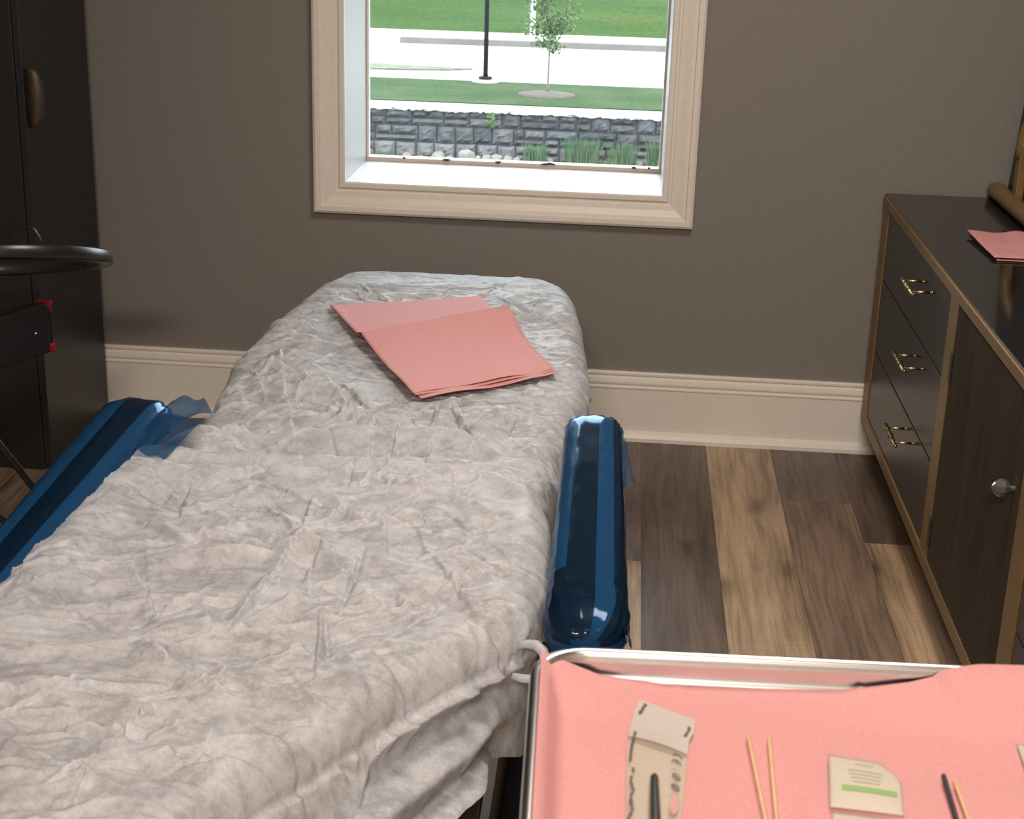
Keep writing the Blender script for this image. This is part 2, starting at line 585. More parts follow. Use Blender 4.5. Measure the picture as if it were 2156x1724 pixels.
# thin wedge of grass in the road on the left
vs = [(-9, 29.2), (-4.9, 29.15), (-4.2, 29.25), (-3.5, 29.42), (-3.05, 29.72), (-3.6, 29.82), (-4.4, 29.9), (-5.0, 29.98), (-9, 30.1)]
mb = MB().loft([[(x, y, z) for x, y in vs] for z in (ZG - 0.05, ZG + 0.02)])
M['thin'] = noisy('thin_dry_grass', (0.0462, 0.0554, 0.0262), (0.0923, 0.0885, 0.0615), 6, 0.9)
tag(mb.build('grass_island', M['thin']), kind='structure')

# ---- stone retaining wall
wall_o = empty('retaining_wall', (-2, 24.75, ZF))
tag(wall_o, 'grey chiselled-stone retaining wall with a pale cap, beyond the window', 'wall')
MB().box(-9, 6, 24.545, 24.95, ZF - 0.1, ZG - 0.075).build('wall_core', M['mortar'], wall_o)
sv, sf, st_ = [], [], []
rr = random.Random(21)


def stone(x0, x1, z0, z1, col):
    g = 0.011
    x0 += g; x1 -= g; z0 += g; z1 -= g
    nx, nz = max(3, int((x1 - x0) / 0.06) + 2), max(3, int((z1 - z0) / 0.05) + 2)
    b = len(sv)
    sk = [rr.uniform(-0.012, 0.012) for _ in range(4)]
    ph = rr.uniform(0, 9)
    for i in range(nz):
        for j_ in range(nx):
            u, v = j_ / (nx - 1), i / (nz - 1)
            edge = min(u, 1 - u) * (x1 - x0), min(v, 1 - v) * (z1 - z0)
            d = min(1, min(edge) / 0.035)
            x = x0 + (x1 - x0) * u + (sk[0] * v if j_ == nx - 1 else 0) + (sk[1] * v if j_ == 0 else 0)
            z = z0 + (z1 - z0) * v + (sk[2] * math.sin(u * PI) if i == nz - 1 else 0) + (sk[3] * math.sin(u * PI) if i == 0 else 0)
            y = 24.545 - 0.012 - 0.045 * d - (rr.uniform(-0.016, 0.016) + 0.012 * math.sin(9 * u + ph + 6 * v)) * d
            sv.append((x, y, z))
    for i in range(nz - 1):
        for j_ in range(nx - 1):
            a = b + i * nx + j_
            sf.append((a, a + 1, a + nx + 1, a + nx))
            st_.append((*col, 1))


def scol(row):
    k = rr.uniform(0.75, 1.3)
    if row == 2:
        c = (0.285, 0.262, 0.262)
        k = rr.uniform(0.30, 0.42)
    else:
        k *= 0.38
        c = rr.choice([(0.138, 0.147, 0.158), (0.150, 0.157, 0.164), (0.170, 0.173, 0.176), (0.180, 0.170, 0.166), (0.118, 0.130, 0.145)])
    return tuple(q * k for q in c)


CH = (0.80) / 3
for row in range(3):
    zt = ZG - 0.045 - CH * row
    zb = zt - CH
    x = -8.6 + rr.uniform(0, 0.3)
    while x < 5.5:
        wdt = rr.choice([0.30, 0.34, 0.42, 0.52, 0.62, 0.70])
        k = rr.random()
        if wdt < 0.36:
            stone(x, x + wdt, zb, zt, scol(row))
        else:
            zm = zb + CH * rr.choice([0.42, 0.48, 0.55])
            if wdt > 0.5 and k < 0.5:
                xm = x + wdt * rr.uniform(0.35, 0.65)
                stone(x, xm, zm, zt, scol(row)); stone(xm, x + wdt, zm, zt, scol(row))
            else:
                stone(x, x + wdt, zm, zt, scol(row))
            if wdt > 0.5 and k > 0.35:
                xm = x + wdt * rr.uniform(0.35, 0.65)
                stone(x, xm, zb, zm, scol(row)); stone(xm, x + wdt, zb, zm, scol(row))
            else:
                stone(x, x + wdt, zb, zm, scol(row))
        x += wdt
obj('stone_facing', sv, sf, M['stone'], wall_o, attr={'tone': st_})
cxs = np.linspace(-9, 6, 300)
rs = np.random.RandomState(4)
rows = []
for (yy, zz, am) in ((25.06, ZG - 0.02, 0), (25.06, ZG, 0), (24.62, ZG, 0), (24.50, ZG - 0.004, 0.012), (24.455, ZG - 0.03, 0.02), (24.45, ZG - 0.055, 0.02), (24.48, ZG - 0.072, 0.012), (24.6, ZG - 0.075, 0)):
    rows.append(np.stack([cxs, yy + am * rs.randn(300), zz + 0.7 * am * rs.randn(300)], -1))
grid_obj('cap', np.array(rows), M['cap'], wall_o, flip=False)

# ---- lamp post
lx, ly = -2.632, 27.9
lamp = empty('lamp_post', (lx, ly, ZG))
tag(lamp, 'black lamp post on a round concrete footing, on the lawn outside', 'lamp post')
MB().lathe([(0.0, 0), (0.25, 0), (0.25, 0.03), (0.235, 0.045), (0.0, 0.045)], (lx, ly, ZG), n=32).build('footing', M['concrete'], lamp, True)
M['postblack'] = mat('matte_black_post', (0.004, 0.004, 0.005), 0.7, spec=0.15)
MB().lathe([(0.0, 0.045), (0.125, 0.045), (0.125, 0.085), (0.115, 0.095), (0.05, 0.10), (0.0, 0.10)], (lx, ly, ZG), n=24).build('base_plate', M['postblack'], lamp)
MB().lathe([(0.048, 0.09), (0.045, 0.2), (0.038, 3.6), (0.0, 3.6)], (lx, ly, ZG), n=16).build('pole', M['postblack'], lamp, True)
# ---- white pole on the far pavement
px, py = -2.33, 36.0
wp = empty('white_pole', (px, py, ZG))
tag(wp, 'white round pole at the grass bank, behind the young tree', 'pole')
M['whitepaint'] = mat('white_paint', (0.8, 0.8, 0.8), 0.5)
MB().lathe([(0.10, 0), (0.10, 0.06), (0.058, 0.08), (0.055, 4.0), (0, 4.0)], (px, py, ZG), n=16).build('pole', M['whitepaint'], wp, True)
MB().lathe([(0.0, -0.02), (0.15, -0.02), (0.15, 0.03), (0.0, 0.03)], (px, py, ZG), n=16).build('base_plate', M['whitepaint'], wp)

# ---- tree
tx, ty = -1.432, 26.55
mu = MB().lathe([(0.0, -0.03), (0.50, -0.03), (0.49, 0.012), (0.35, 0.035), (0.12, 0.055), (0.0, 0.06)], (tx + 0.0, ty - 0.12, ZG), n=40)
tag(mu.build('mulch_ring', M['mulch'], None, True), 'round ring of brown mulch around the young tree trunk', 'mulch')
tree = empty('young_tree', (tx, ty, ZG))
tag(tree, 'young slim tree with loose light green leaves standing in the mulch ring', 'tree')
rr = random.Random(11)
tp = [(tx + 0.012 * math.sin(z * 3), ty, ZG + z) for z in np.linspace(0, 2.3, 14)]
MB().tube(tp, [0.045 if i == 0 else 0.024 - 0.0014 * i for i in range(14)], 8).build('trunk', M['bark'], tree, True)
br = MB()
lf = MB()


def leaf(p, s):
    a = Vector((rr.gauss(0, 1), rr.gauss(0, 1), rr.gauss(-0.3, 0.7))).normalized()
    b_ = a.orthogonal().normalized()
    b_ = Matrix.Rotation(rr.uniform(0, 6.28), 3, a) @ b_
    c = a.cross(b_) * 0.12 * s
    P = Vector(p)
    lf.add([P, P + a * s * 0.5 + b_ * s * 0.28 + c, P + a * s, P + a * s * 0.5 - b_ * s * 0.28 + c], [(0, 1, 2), (0, 2, 3)])


zs_ = [0.74, 0.80, 0.86, 0.92, 0.98, 1.05, 1.1] + [rr.uniform(1.0, 2.25) for _ in range(24)]
for i, z0 in enumerate(zs_):
    az = rr.uniform(0, 6.28) if i > 6 else i * 2.4 + 0.2
    ln = (0.18, 0.28, 0.40, 0.46, 0.46, 0.42, 0.4)[i] if i < 7 else rr.uniform(0.28, 0.44) * (1 if z0 < 1.8 else 0.75)
    d = Vector((math.cos(az), math.sin(az) * 0.9, rr.uniform(0.12, 0.6) if i > 3 else 0.28))
    p0 = Vector((tx, ty, ZG + z0))
    pts = [p0 + d * ln * q + Vector((0, 0, 0.05 * q * q * ln)) for q in (0, .33, .66, 1)]
    br.tube([tuple(p) for p in pts], [0.007, 0.005, 0.004, 0.002], 5)
    for _ in range(105 if i > 6 else 70):
        q = rr.uniform(0.15, 1.08)
        p = p0 + d * ln * q
        sp = 0.075 if i > 6 else 0.04
        leaf(p + Vector((rr.gauss(0, sp), rr.gauss(0, sp), rr.gauss(0, sp * 0.9))), rr.uniform(0.05, 0.09))
br.build('branches', M['bark'], tree, True)
lf.build('foliage', M['leaf'], tree)


# ---- ornamental grasses and the weed on the wall
def tuft(x, y, h, wd, n, label, z=ZF, seed=1, group='grass clumps below the stone wall'):
    r2 = random.Random(seed)
    b_ = MB()
    for _ in range(n):
        a = r2.uniform(0, 6.28)
        q = math.sqrt(r2.random()) * wd * 0.5
        p = Vector((x + q * math.cos(a), y + q * math.sin(a) * 0.6, z))
        le = Vector((math.cos(a), math.sin(a) * 0.6, 0)) * r2.uniform(0.0, 0.35) * h
        hh = 1.3 * h * r2.uniform(0.55, 1.05)
        sd = Vector((r2.uniform(-1, 1), r2.uniform(-1, 1), 0)).normalized() * 0.006
        m1 = p + le * 0.35 + Vector((0, 0, hh * 0.6))
        tp_ = p + le + Vector((0, 0, hh))
        b_.add([p - sd, p + sd, m1 + sd * 0.8, m1 - sd * 0.8, tp_], [(0, 1, 2, 3), (3, 2, 4)])
    o = b_.build('ornamental_grass', M['blade'])
    tag(o, label, 'grass', group)
    return o


def X(p):
    return -4.1 + (p - 785) * 0.00766


tuft(X(1130), 24.22, 0.30, 0.34, 420, 'smallest green grass clump, left end of the clumps at the stone wall', seed=1)
tuft(X(1228), 24.15, 0.40, 0.52, 700, 'biggest green grass clump in front of the stone wall', seed=2)
tuft(X(1312), 24.15, 0.34, 0.40, 480, 'green grass clump between the biggest clump and the window edge', seed=3)
tuft(X(1390), 24.12, 0.42, 0.40, 480, 'green grass clump cut off by the right window edge', seed=4)
tuft(X(815), 24.2, 0.12, 0.3, 200, 'low sparse green tuft at the left foot of the stone wall', seed=5)
tuft(X(1270), 24.1, 0.16, 0.5, 200, 'low green tuft between the big grass clumps', seed=6)
wd_ = MB()
r2 = random.Random(8)
for i in range(26):
    z = ZG - 0.30 + i * 0.009
    a = r2.uniform(0, 6.28)
    p = Vector((X(1032), 24.44, z))
    d = Vector((math.cos(a), -abs(math.sin(a)) * 0.5, 0.3)) * 0.09
    s_ = Vector((0, 0, 0.02))
    wd_.add([p, p + d * 0.5 + s_, p + d, p + d * 0.5 - s_], [(0, 1, 2, 3)])
wd_.tube([(X(1032), 24.44, ZG - 0.32), (X(1032), 24.44, ZG - 0.06)], 0.006, 5)
tag(wd_.build('weed', M['leaf']), 'green weed growing from a joint near the top of the stone wall', 'plant')

# ---- rocks at the foot
rk = [(890, .04, .03), (925, .09, .07), (950, .06, .04), (985, .14, .10), (1008, .06, .05), (1028, .07, .06), (1048, .09, .07), (1072, .07, .06), (1092, .06, .05), (860, .06, .05), (1160, .05, .05), (1345, .07, .06), (1275, .05, .05)]
rl = ['small', 'rounded', 'small flat', 'largest pale', 'small', 'mid-sized', 'second largest', 'small', 'small', 'small', 'small', 'small', 'small']
pl = ['left of the rounded rock', 'near the largest rock on its left', 'touching the largest rock on the left', 'leaning on the stone wall', 'touching the largest rock on the right', 'two right of the largest rock',
      'midway between largest rock and grass clumps', 'left of the leftmost grass clump', 'beside the leftmost grass clump', 'furthest left at the wall', 'just right of the leftmost grass clump', 'before the rightmost grass clumps', 'by the biggest grass clump']
for i, (p, rx, rz) in enumerate(rk):
    r2 = random.Random(i + 50)
    rings = []
    ph = [r2.uniform(0, 6.28) for _ in range(4)]
    for a in np.linspace(0.02, PI - 0.02, 12):
        ring = []
        for k in range(16):
            b_ = 2 * PI * k / 16
            s = 1 + 0.12 * math.sin(2 * b_ + ph[0]) + 0.10 * math.sin(3 * b_ + ph[1] + 2 * a) + 0.06 * math.sin(5 * a + ph[2])
            ring.append((X(p) + rx * 1.1 * s * math.sin(a) * math.cos(b_), 24.28 + rx * 0.7 * s * math.sin(a) * math.sin(b_), ZF + 0.03 + rz * 0.75 - rz * s * math.cos(a)))
        rings.append(ring)
    tag(MB().loft(rings).build('rock', M['rock'], None, True), rl[i] + ' pale rock at the stone wall foot, ' + pl[i], 'rock', 'rocks at the foot of the stone wall')

# ------------------------------------------------------------------ treatment chair and its disposable sheet
ST = np.array([  # y, left x, right x, deck height
    (0.98, -0.47, -0.43, 0.535), (1.05, -0.50, -0.40, 0.54), (1.20, -0.59, -0.335, 0.54), (1.43, -0.70, -0.205, 0.54), (1.56, -0.745, -0.115, 0.54), (1.62, -0.752, -0.076, 0.54),
    (1.72, -0.757, -0.074, 0.54), (1.86, -0.752, -0.083, 0.54), (1.95, -0.728, -0.090, 0.54), (2.05, -0.712, -0.086, 0.53), (2.15, -0.708, -0.084, 0.505), (2.32, -0.700, -0.082, 0.50),
    (2.50, -0.705, -0.066, 0.50), (2.62, -0.722, -0.047, 0.50), (2.74, -0.731, -0.045, 0.50), (2.90, -0.727, -0.059, 0.50), (3.06, -0.717, -0.071, 0.50), (3.24, -0.698, -0.088, 0.50), (3.30, -0.690, -0.094, 0.50),
    (3.38, -0.672, -0.112, 0.498), (3.43, -0.648, -0.138, 0.495), (3.46, -0.612, -0.180, 0.49), (3.49, -0.555, -0.235, 0.48), (3.505, -0.50, -0.28, 0.475)])


def gsm(a, k):
    w_ = np.exp(-0.5 * (np.arange(-3 * k, 3 * k + 1) / k) ** 2)
    w_ /= w_.sum()
    p = np.concatenate([2 * a[0] - a[1:3 * k + 1][::-1], a, 2 * a[-1] - a[-3 * k - 1:-1][::-1]])
    return np.convolve(p, w_, 'valid')


YS = np.linspace(0.98, 3.505, 1200)
XLs, XRs = gsm(np.interp(YS, ST[:, 0], ST[:, 1]), 9), gsm(np.interp(YS, ST[:, 0], ST[:, 2]), 9)


def deck(y):
    return np.interp(y, YS, XLs), np.interp(y, YS, XRs)


def seat_sd(x, y, grow=0.0):
    """signed distance to the seat pad outline, which has rounded far corners"""
    hx_, hy_, r = 0.325 + grow, 1.0, 0.13
    dx, dy = np.abs(x + 0.412) - (hx_ - r), np.abs(y - 1.045) - (hy_ - r)
    sd = np.hypot(np.maximum(dx, 0), np.maximum(dy, 0)) + np.minimum(np.maximum(dx, dy), 0) - r
    return sd


def seat_step(x, y):
    return smoothstep(0.014, -0.014, seat_sd(x, y))


NR, NT_, NS, NA = 1200, 360, 50, 16
NC = NT_ + 2 * NS + 2 * NA
P = np.zeros((NR, NC, 3))
Acoord = np.zeros((NR, NC))
Bcoord = np.zeros((NR, NC))
SK = np.zeros((NR, NC))       # 0 on top .. 1 at the hem
for i in range(NR):
    y = YS[i]
    xl, xr = XLs[i], XRs[i]
    r = min(0.045, 0.45 * (xr - xl))
    zt = 0.50
    drop = 0.17 - 0.100 * float(smoothstep(1.75, 1.5, np.array(y)))
    # hem: tucked in under the deck along the arms, flaring at the tapered end near the camera
    fl_ = float(smoothstep(1.66, 1.45, np.array(y)))
    hxl = xl + 0.02 - 0.05 * fl_
    hxr = (xr - 0.02) * (1 - fl_) + fl_ * np.interp(y, [0.98, 1.2, 1.43, 1.46, 1.56, 1.72], [-0.36, -0.24, -0.146, -0.131, -0.113, -0.091])
    row = []
    sk = []
    for k in range(NS):
        t = k / NS
        row.append((hxl + (xl - hxl) * t, zt - r - drop * (1 - t)))
        sk.append(1 - t)
    for k in range(NA):
        a = PI / 2 * k / NA
        row.append((xl + r - r * math.cos(a), zt - r + r * math.sin(a)))
        sk.append(0)
    for k in range(NT_):
        row.append((xl + r + (xr - xl - 2 * r) * k / (NT_ - 1), zt))
        sk.append(0)
    for k in range(NA):
        a = PI / 2 * (1 - (k + 1) / NA)
        row.append((xr - r + r * math.cos(a), zt - r + r * math.sin(a)))
        sk.append(0)
    for k in range(NS):
        t = (k + 1) / NS
        row.append((xr + (hxr - xr) * t, zt - r - drop * t))
        sk.append(t)
    row = np.array(row)
    P[i, :, 0] = row[:, 0]
    P[i, :, 1] = y
    P[i, :, 2] = row[:, 1]
    d = np.hypot(np.diff(row[:, 0]), np.diff(row[:, 1]))
    s = np.concatenate([[0], np.cumsum(d)])
    mid = NC // 2
    Acoord[i] = s - s[mid] + row[mid, 0]
    Bcoord[i] = y
    SK[i] = sk
# crown of the far end and its rounded front
Y = P[..., 1]
end = smoothstep(3.40, 3.505, Y)
P[..., 2] -= 0.035 * end ** 2
# skirt over the far end
zlow = P[..., 2].copy()
xc = (P[..., 0] + 0.39)
hw = 0.33
top = np.clip(1 - SK * 4, 0, 1)
P[..., 2] += top * 0.008 * (1 - np.clip(np.abs(xc) / hw, 0, 1) ** 2)
st_w = seat_step(np.clip(P[..., 0], -0.695, -0.130), Y)
P[..., 2] += 0.064 * st_w * np.clip(1 - SK * 0.6, 0, 1)


def normals(Q):
    du = np.gradient(Q, axis=0)
    dv = np.gradient(Q, axis=1)
    n = np.cross(dv, du)
    n /= np.linalg.norm(n, axis=-1, keepdims=True) + 1e-12
    return n


N0 = normals(P)
H = np.zeros((NR, NC))
A, B = Acoord, Bcoord


def crease(x0, y0, x1, y1, amp, w1, w2):
    """a straight fold: steep flank w1 on one side, shallow flank w2 on the other"""
    dx, dy = x1 - x0, y1 - y0
    L = math.hypot(dx, dy) + 1e-6
    ux, uy = dx / L, dy / L
    wm = max(w1, w2) * 3
    i0, i1 = np.searchsorted(YS, min(y0, y1) - wm), np.searchsorted(YS, max(y0, y1) + wm)
    if i1 <= i0:
        return
    a, b = A[i0:i1] - x0, B[i0:i1] - y0
    t = (a * ux + b * uy) / L
    d = -a * uy + b * ux
    tc = np.clip(t, 0, 1)
    over = np.abs(t - tc) * L
    tap = np.sqrt(np.clip(4 * tc * (1 - tc), 0, 1)) * 0.8 + 0.2
    w_ = np.where(d > 0, w1, w2) * (0.35 + 0.65 * tap)
    q = np.clip(1 - np.sqrt(d * d + over * over) / w_, 0, 1)
    q = q * (0.75 + 0.25 * q)
    H[i0:i1] += amp * tap * q


SEAT_F = [(-0.593, 1.767, -0.462, 1.832), (-0.318, 1.83, -0.247, 1.945), (-0.374, 1.791, -0.346, 1.865), (-0.411, 1.763, -0.316, 1.822), (-0.392, 1.774, -0.4, 1.889), (-0.392, 1.774, -0.46, 1.864), (-0.392, 1.774, -0.324, 1.692), (-0.392, 1.774, -0.399, 1.654), (-0.399, 1.654, -0.416, 1.495), (-0.412, 1.501, -0.316, 1.454), (-0.412, 1.501, -0.456, 1.501), (-0.412, 1.501, -0.316, 1.653), (-0.226, 1.572, -0.168, 1.654), (-0.226, 1.572, -0.241, 1.613), (-0.226, 1.572, -0.3, 1.511), (-0.321, 1.678, -0.228, 1.685), (-0.295, 1.841, -0.273, 1.712), (-0.72, 1.609, -0.6, 1.521), (-0.711, 1.671, -0.605, 1.6), (-0.636, 1.558, -0.553, 1.62), (-0.495, 1.452, -0.458, 1.415), (-0.628, 1.423, -0.46, 1.478), (-0.195, 1.414, -0.156, 1.476), (-0.546, 1.674, -0.422, 1.705), (-0.523, 1.718, -0.604, 1.78), (-0.686, 1.914, -0.599, 1.868), (-0.664, 1.97, -0.606, 1.892), (-0.583, 1.929, -0.563, 1.801), (-0.488, 1.926, -0.515, 1.824), (-0.397, 2.011, -0.394, 1.958), (-0.184, 2.007, -0.207, 1.918), (-0.186, 1.841, -0.121, 1.898), (-0.191, 1.773, -0.089, 1.81), (-0.16, 1.715, -0.079, 1.74), (-0.151, 1.877, -0.09, 1.825)]
LEG_F = [(-0.537, 2.285, -0.345, 2.361), (-0.345, 2.361, -0.207, 2.289), (-0.513, 2.181, -0.365, 2.236), (-0.365, 2.236, -0.211, 2.286), (-0.268, 2.445, -0.207, 2.289), (-0.163, 2.462, -0.182, 2.308), (-0.406, 2.41, -0.49, 2.577), (-0.406, 2.41, -0.493, 2.303), (-0.406, 2.41, -0.372, 2.542), (-0.406, 2.41, -0.377, 2.31), (-0.406, 2.41, -0.468, 2.376), (-0.647, 2.77, -0.576, 2.495), (-0.647, 2.77, -0.528, 2.64), (-0.612, 2.699, -0.653, 2.605), (-0.653, 2.605, -0.606, 2.477), (-0.568, 2.619, -0.524, 2.491), (-0.317, 2.449, -0.247, 2.563), (-0.167, 2.631, -0.093, 2.537), (-0.163, 2.578, -0.119, 2.696), (-0.658, 2.952, -0.597, 3.15), (-0.677, 2.948, -0.614, 2.925), (-0.585, 3.319, -0.443, 3.39), (-0.432, 3.305, -0.34, 3.456), (-0.326, 3.326, -0.169, 3.4), (-0.297, 3.248, -0.118, 3.241), (-0.148, 3.045, -0.085, 2.952), (-0.155, 3.156, -0.084, 3.169), (-0.63, 2.281, -0.463, 2.159), (-0.651, 2.394, -0.546, 2.363), (-0.673, 2.546, -0.626, 2.423), (-0.209, 2.198, -0.1, 2.235), (-0.427, 2.164, -0.286, 2.217)]
rr = random.Random(5)
for k, s in enumerate(SEAT_F):
    sg = -1 if k in (1, 2, 12, 15, 25, 27, 33) else 1
    crease(*s, sg * rr.uniform(0.006, 0.010), rr.uniform(0.0045, 0.007), rr.uniform(0.018, 0.04))
for k, s in enumerate(LEG_F):
    sg = -1 if k in (4, 5, 8, 16) else 1
    am = rr.uniform(0.006, 0.010)
    if k < 4:
        continue
    crease(*s, sg * am, rr.uniform(0.0045, 0.007) if k > 3 else 0.024, rr.uniform(0.025, 0.05))
# loose slack fold lying in the gap between seat and leg rest
H *= 1 - 0.55 * np.exp(-((B - 1.985) / 0.05) ** 2)
# many small random creases
rr = random.Random(77)
for k in range(1700):
    y = rr.uniform(1.0, 3.5)
    x = rr.uniform(-0.86, 0.06)
    ang = rr.gauss(0.12, 0.55) if rr.random() < 0.75 else rr.uniform(0, PI)
    L = rr.uniform(0.04, 0.20) * (1 if rr.random() < 0.85 else 1.6)
    w1 = rr.uniform(0.0025, 0.0055)
    am = rr.choice((1, 1, -1)) * rr.uniform(0.0014, 0.0062) * (0.6 + L * 4)
    w2 = w1 * rr.uniform(1.5, 9)
    if rr.random() < 0.5:
        w1, w2 = w2, w1
    crease(x, y, x + L * math.cos(ang), y + L * math.sin(ang), am, w1, w2)
# fine stretched ripples at the far end and along the sides
H *= 1 - 0.9 * np.clip(SK * 4, 0, 1)
H += 0.0022 * vnoise(A, B, 1, 9) + 0.0016 * vnoise(A * 0.6 + B * 0.3, B, 2, 26)
fz = smoothstep(2.9, 3.35, B)
H += fz * 0.0016 * np.abs(vnoise(A * 0.35, B, 3, 55))
wx, wy = 0.02 * vnoise(A, B, 8, 16), 0.02 * vnoise(A, B, 9, 16)
rid = 1 - np.abs(vnoise(A * 0.8 + wx, B * 1.1 + wy, 10, 22)) * 2
calm = 1 - 0.6 * smoothstep(3.36, 3.50, B)
sel = 0.35 + 0.65 * smoothstep(-0.4, 0.6, vnoise(A, B, 30, 7))
calm = calm * (1 - 0.85 * np.clip(SK * 4, 0, 1))
H += calm * 0.0022 * np.clip(rid, 0, 1) * sel
c3, s3 = math.cos(0.5), math.sin(0.5)
A3, B3 = A * c3 + B * s3 + wx, -A * s3 + B * c3 + wy
H += calm * 0.0070 * np.clip(1 - np.abs(vnoise(A3, B3 * 1.5, 31, 8)) * 2.0, 0, 1) * (1.35 - sel)
c3, s3 = math.cos(-0.35), math.sin(-0.35)
A3, B3 = A * c3 + B * s3 - wy, -A * s3 + B * c3 + wx
H += calm * 0.0015 * np.clip(1 - np.abs(vnoise(A3 * 0.7, B3 * 1.6, 33, 40)) * 2.2, 0, 1)
# long folds of the side skirt, gathered at the right arm and fanning out towards the camera
fan = smoothstep(1.66, 1.50, B) * (A > -0.2)
skr = np.where(A > -0.4, SK, 0)
edge_ = np.where(A > -0.4, np.clip(1 - SK * 3, 0, 1), 0)
H += fan * (0.014 * np.exp(-((skr - 0.06) / 0.07) ** 2) * (skr > 0) - 0.012 * np.exp(-((skr - 0.30) / 0.12) ** 2) + 0.020 * np.exp(-((skr - 0.56) / 0.13) ** 2)
            - 0.012 * np.exp(-((skr - 0.80) / 0.08) ** 2) + 0.010 * np.exp(-((skr - 1.0) / 0.08) ** 2)) * 1.0
# gathered pleats along the elastic edge
pl = np.where((B > 1.7), np.clip(SK * 3, 0, 1), np.clip(SK * 1.2, 0, 1) * 0.3)
H += pl * (0.003 * vnoise(B * 2, SK * 0.4, 21, 14) + 0.0015 * vnoise(B * 2, SK * 0.2, 22, 30))
edge_d = np.minimum(A - XLs[:, None], XRs[:, None] - A)
H = H * (1 - 0.62 * np.exp(-np.maximum(edge_d, 0) / 0.03) * (SK < 0.05) * np.maximum(smoothstep(1.9, 2.3, B), smoothstep(1.8, 1.65, B) * (A > -0.4))) * (1 - 0.72 * smoothstep(3.1, 3.4, B))
press = 1 - 0.6 * smoothstep(0.30, 0.20, np.hypot((A + 0.35) / 1.0, (B - 2.82) / 1.25))
H = H * press
sd_ = seat_sd(np.clip(A, -0.72, -0.105), B)
far_ = smoothstep(1.72, 1.86, B) * (SK < 0.05)
H = H * (1 - 0.6 * np.exp(-((sd_ + 0.025) / 0.03) ** 2) * far_) + 0.012 * np.exp(-((sd_ + 0.022) / 0.016) ** 2) * far_
H -= 0.024 * np.exp(-((sd_ - 0.05) / 0.035) ** 2) * far_ * (A > -0.62)
# two big soft folds across the gap behind the seat
for (x0, y0, x1, y1, am, wf, wn) in ((-0.60, 2.235, -0.16, 2.285, 0.034, 0.020, 0.045), (-0.60, 2.120, -0.10, 2.175, 0.022, 0.018, 0.035)):
    tt_ = (A - x0) / (x1 - x0)
    yc = y0 + (y1 - y0) * tt_ + 0.022 * np.sin(PI * np.clip(tt_, 0, 1))
    dd_ = B - yc
    env = smoothstep(-0.02, 0.25, tt_) * smoothstep(1.05, 0.8, tt_)
    prof_ = np.exp(-(dd_ / np.where(dd_ > 0, wf, wn)) ** 2)
    H = H * (1 - 0.5 * env * prof_) + am * env * prof_
# bunched lump at the left of the gap, and the puffed-up edge beside the left arm
for (cx, cy, am, rad) in ((-0.640, 2.19, 0.046, 0.050), (-0.610, 2.24, 0.024, 0.035), (-0.675, 2.11, 0.034, 0.045), (-0.590, 2.15, 0.014, 0.03)):
    H += am * np.exp(-((A - cx) ** 2 + (B - cy) ** 2) / (rad * rad))
H *= 1 - 0.6 * np.exp(-((A + 0.69) / 0.05) ** 2) * smoothstep(1.36, 1.5, B) * smoothstep(2.06, 2.0, B)
H += (0.021 + 0.004 * vnoise(A * 2, B * 2, 44, 5)) * np.exp(-((A + 0.674) / 0.045) ** 2) * smoothstep(1.36, 1.56, B) * smoothstep(2.10, 1.98, B)
Pn = P + N0 * H[..., None]
# close the far end: the last rows hang down over the front of the leg rest
nx = 16
ext = []
for q in range(1, nx + 1):
    t = q / nx
    r_ = Pn[-1].copy()
    r_[:, 1] += 0.010 * math.sin(t * PI) + 0.006 * np.sin(np.arange(NC) * 0.35) * t
    r_[:, 2] -= (r_[:, 2] - 0.34) * t * (1 - SK[-1])
    ext.append(r_)
Pn = np.concatenate([Pn, np.array(ext)], 0)


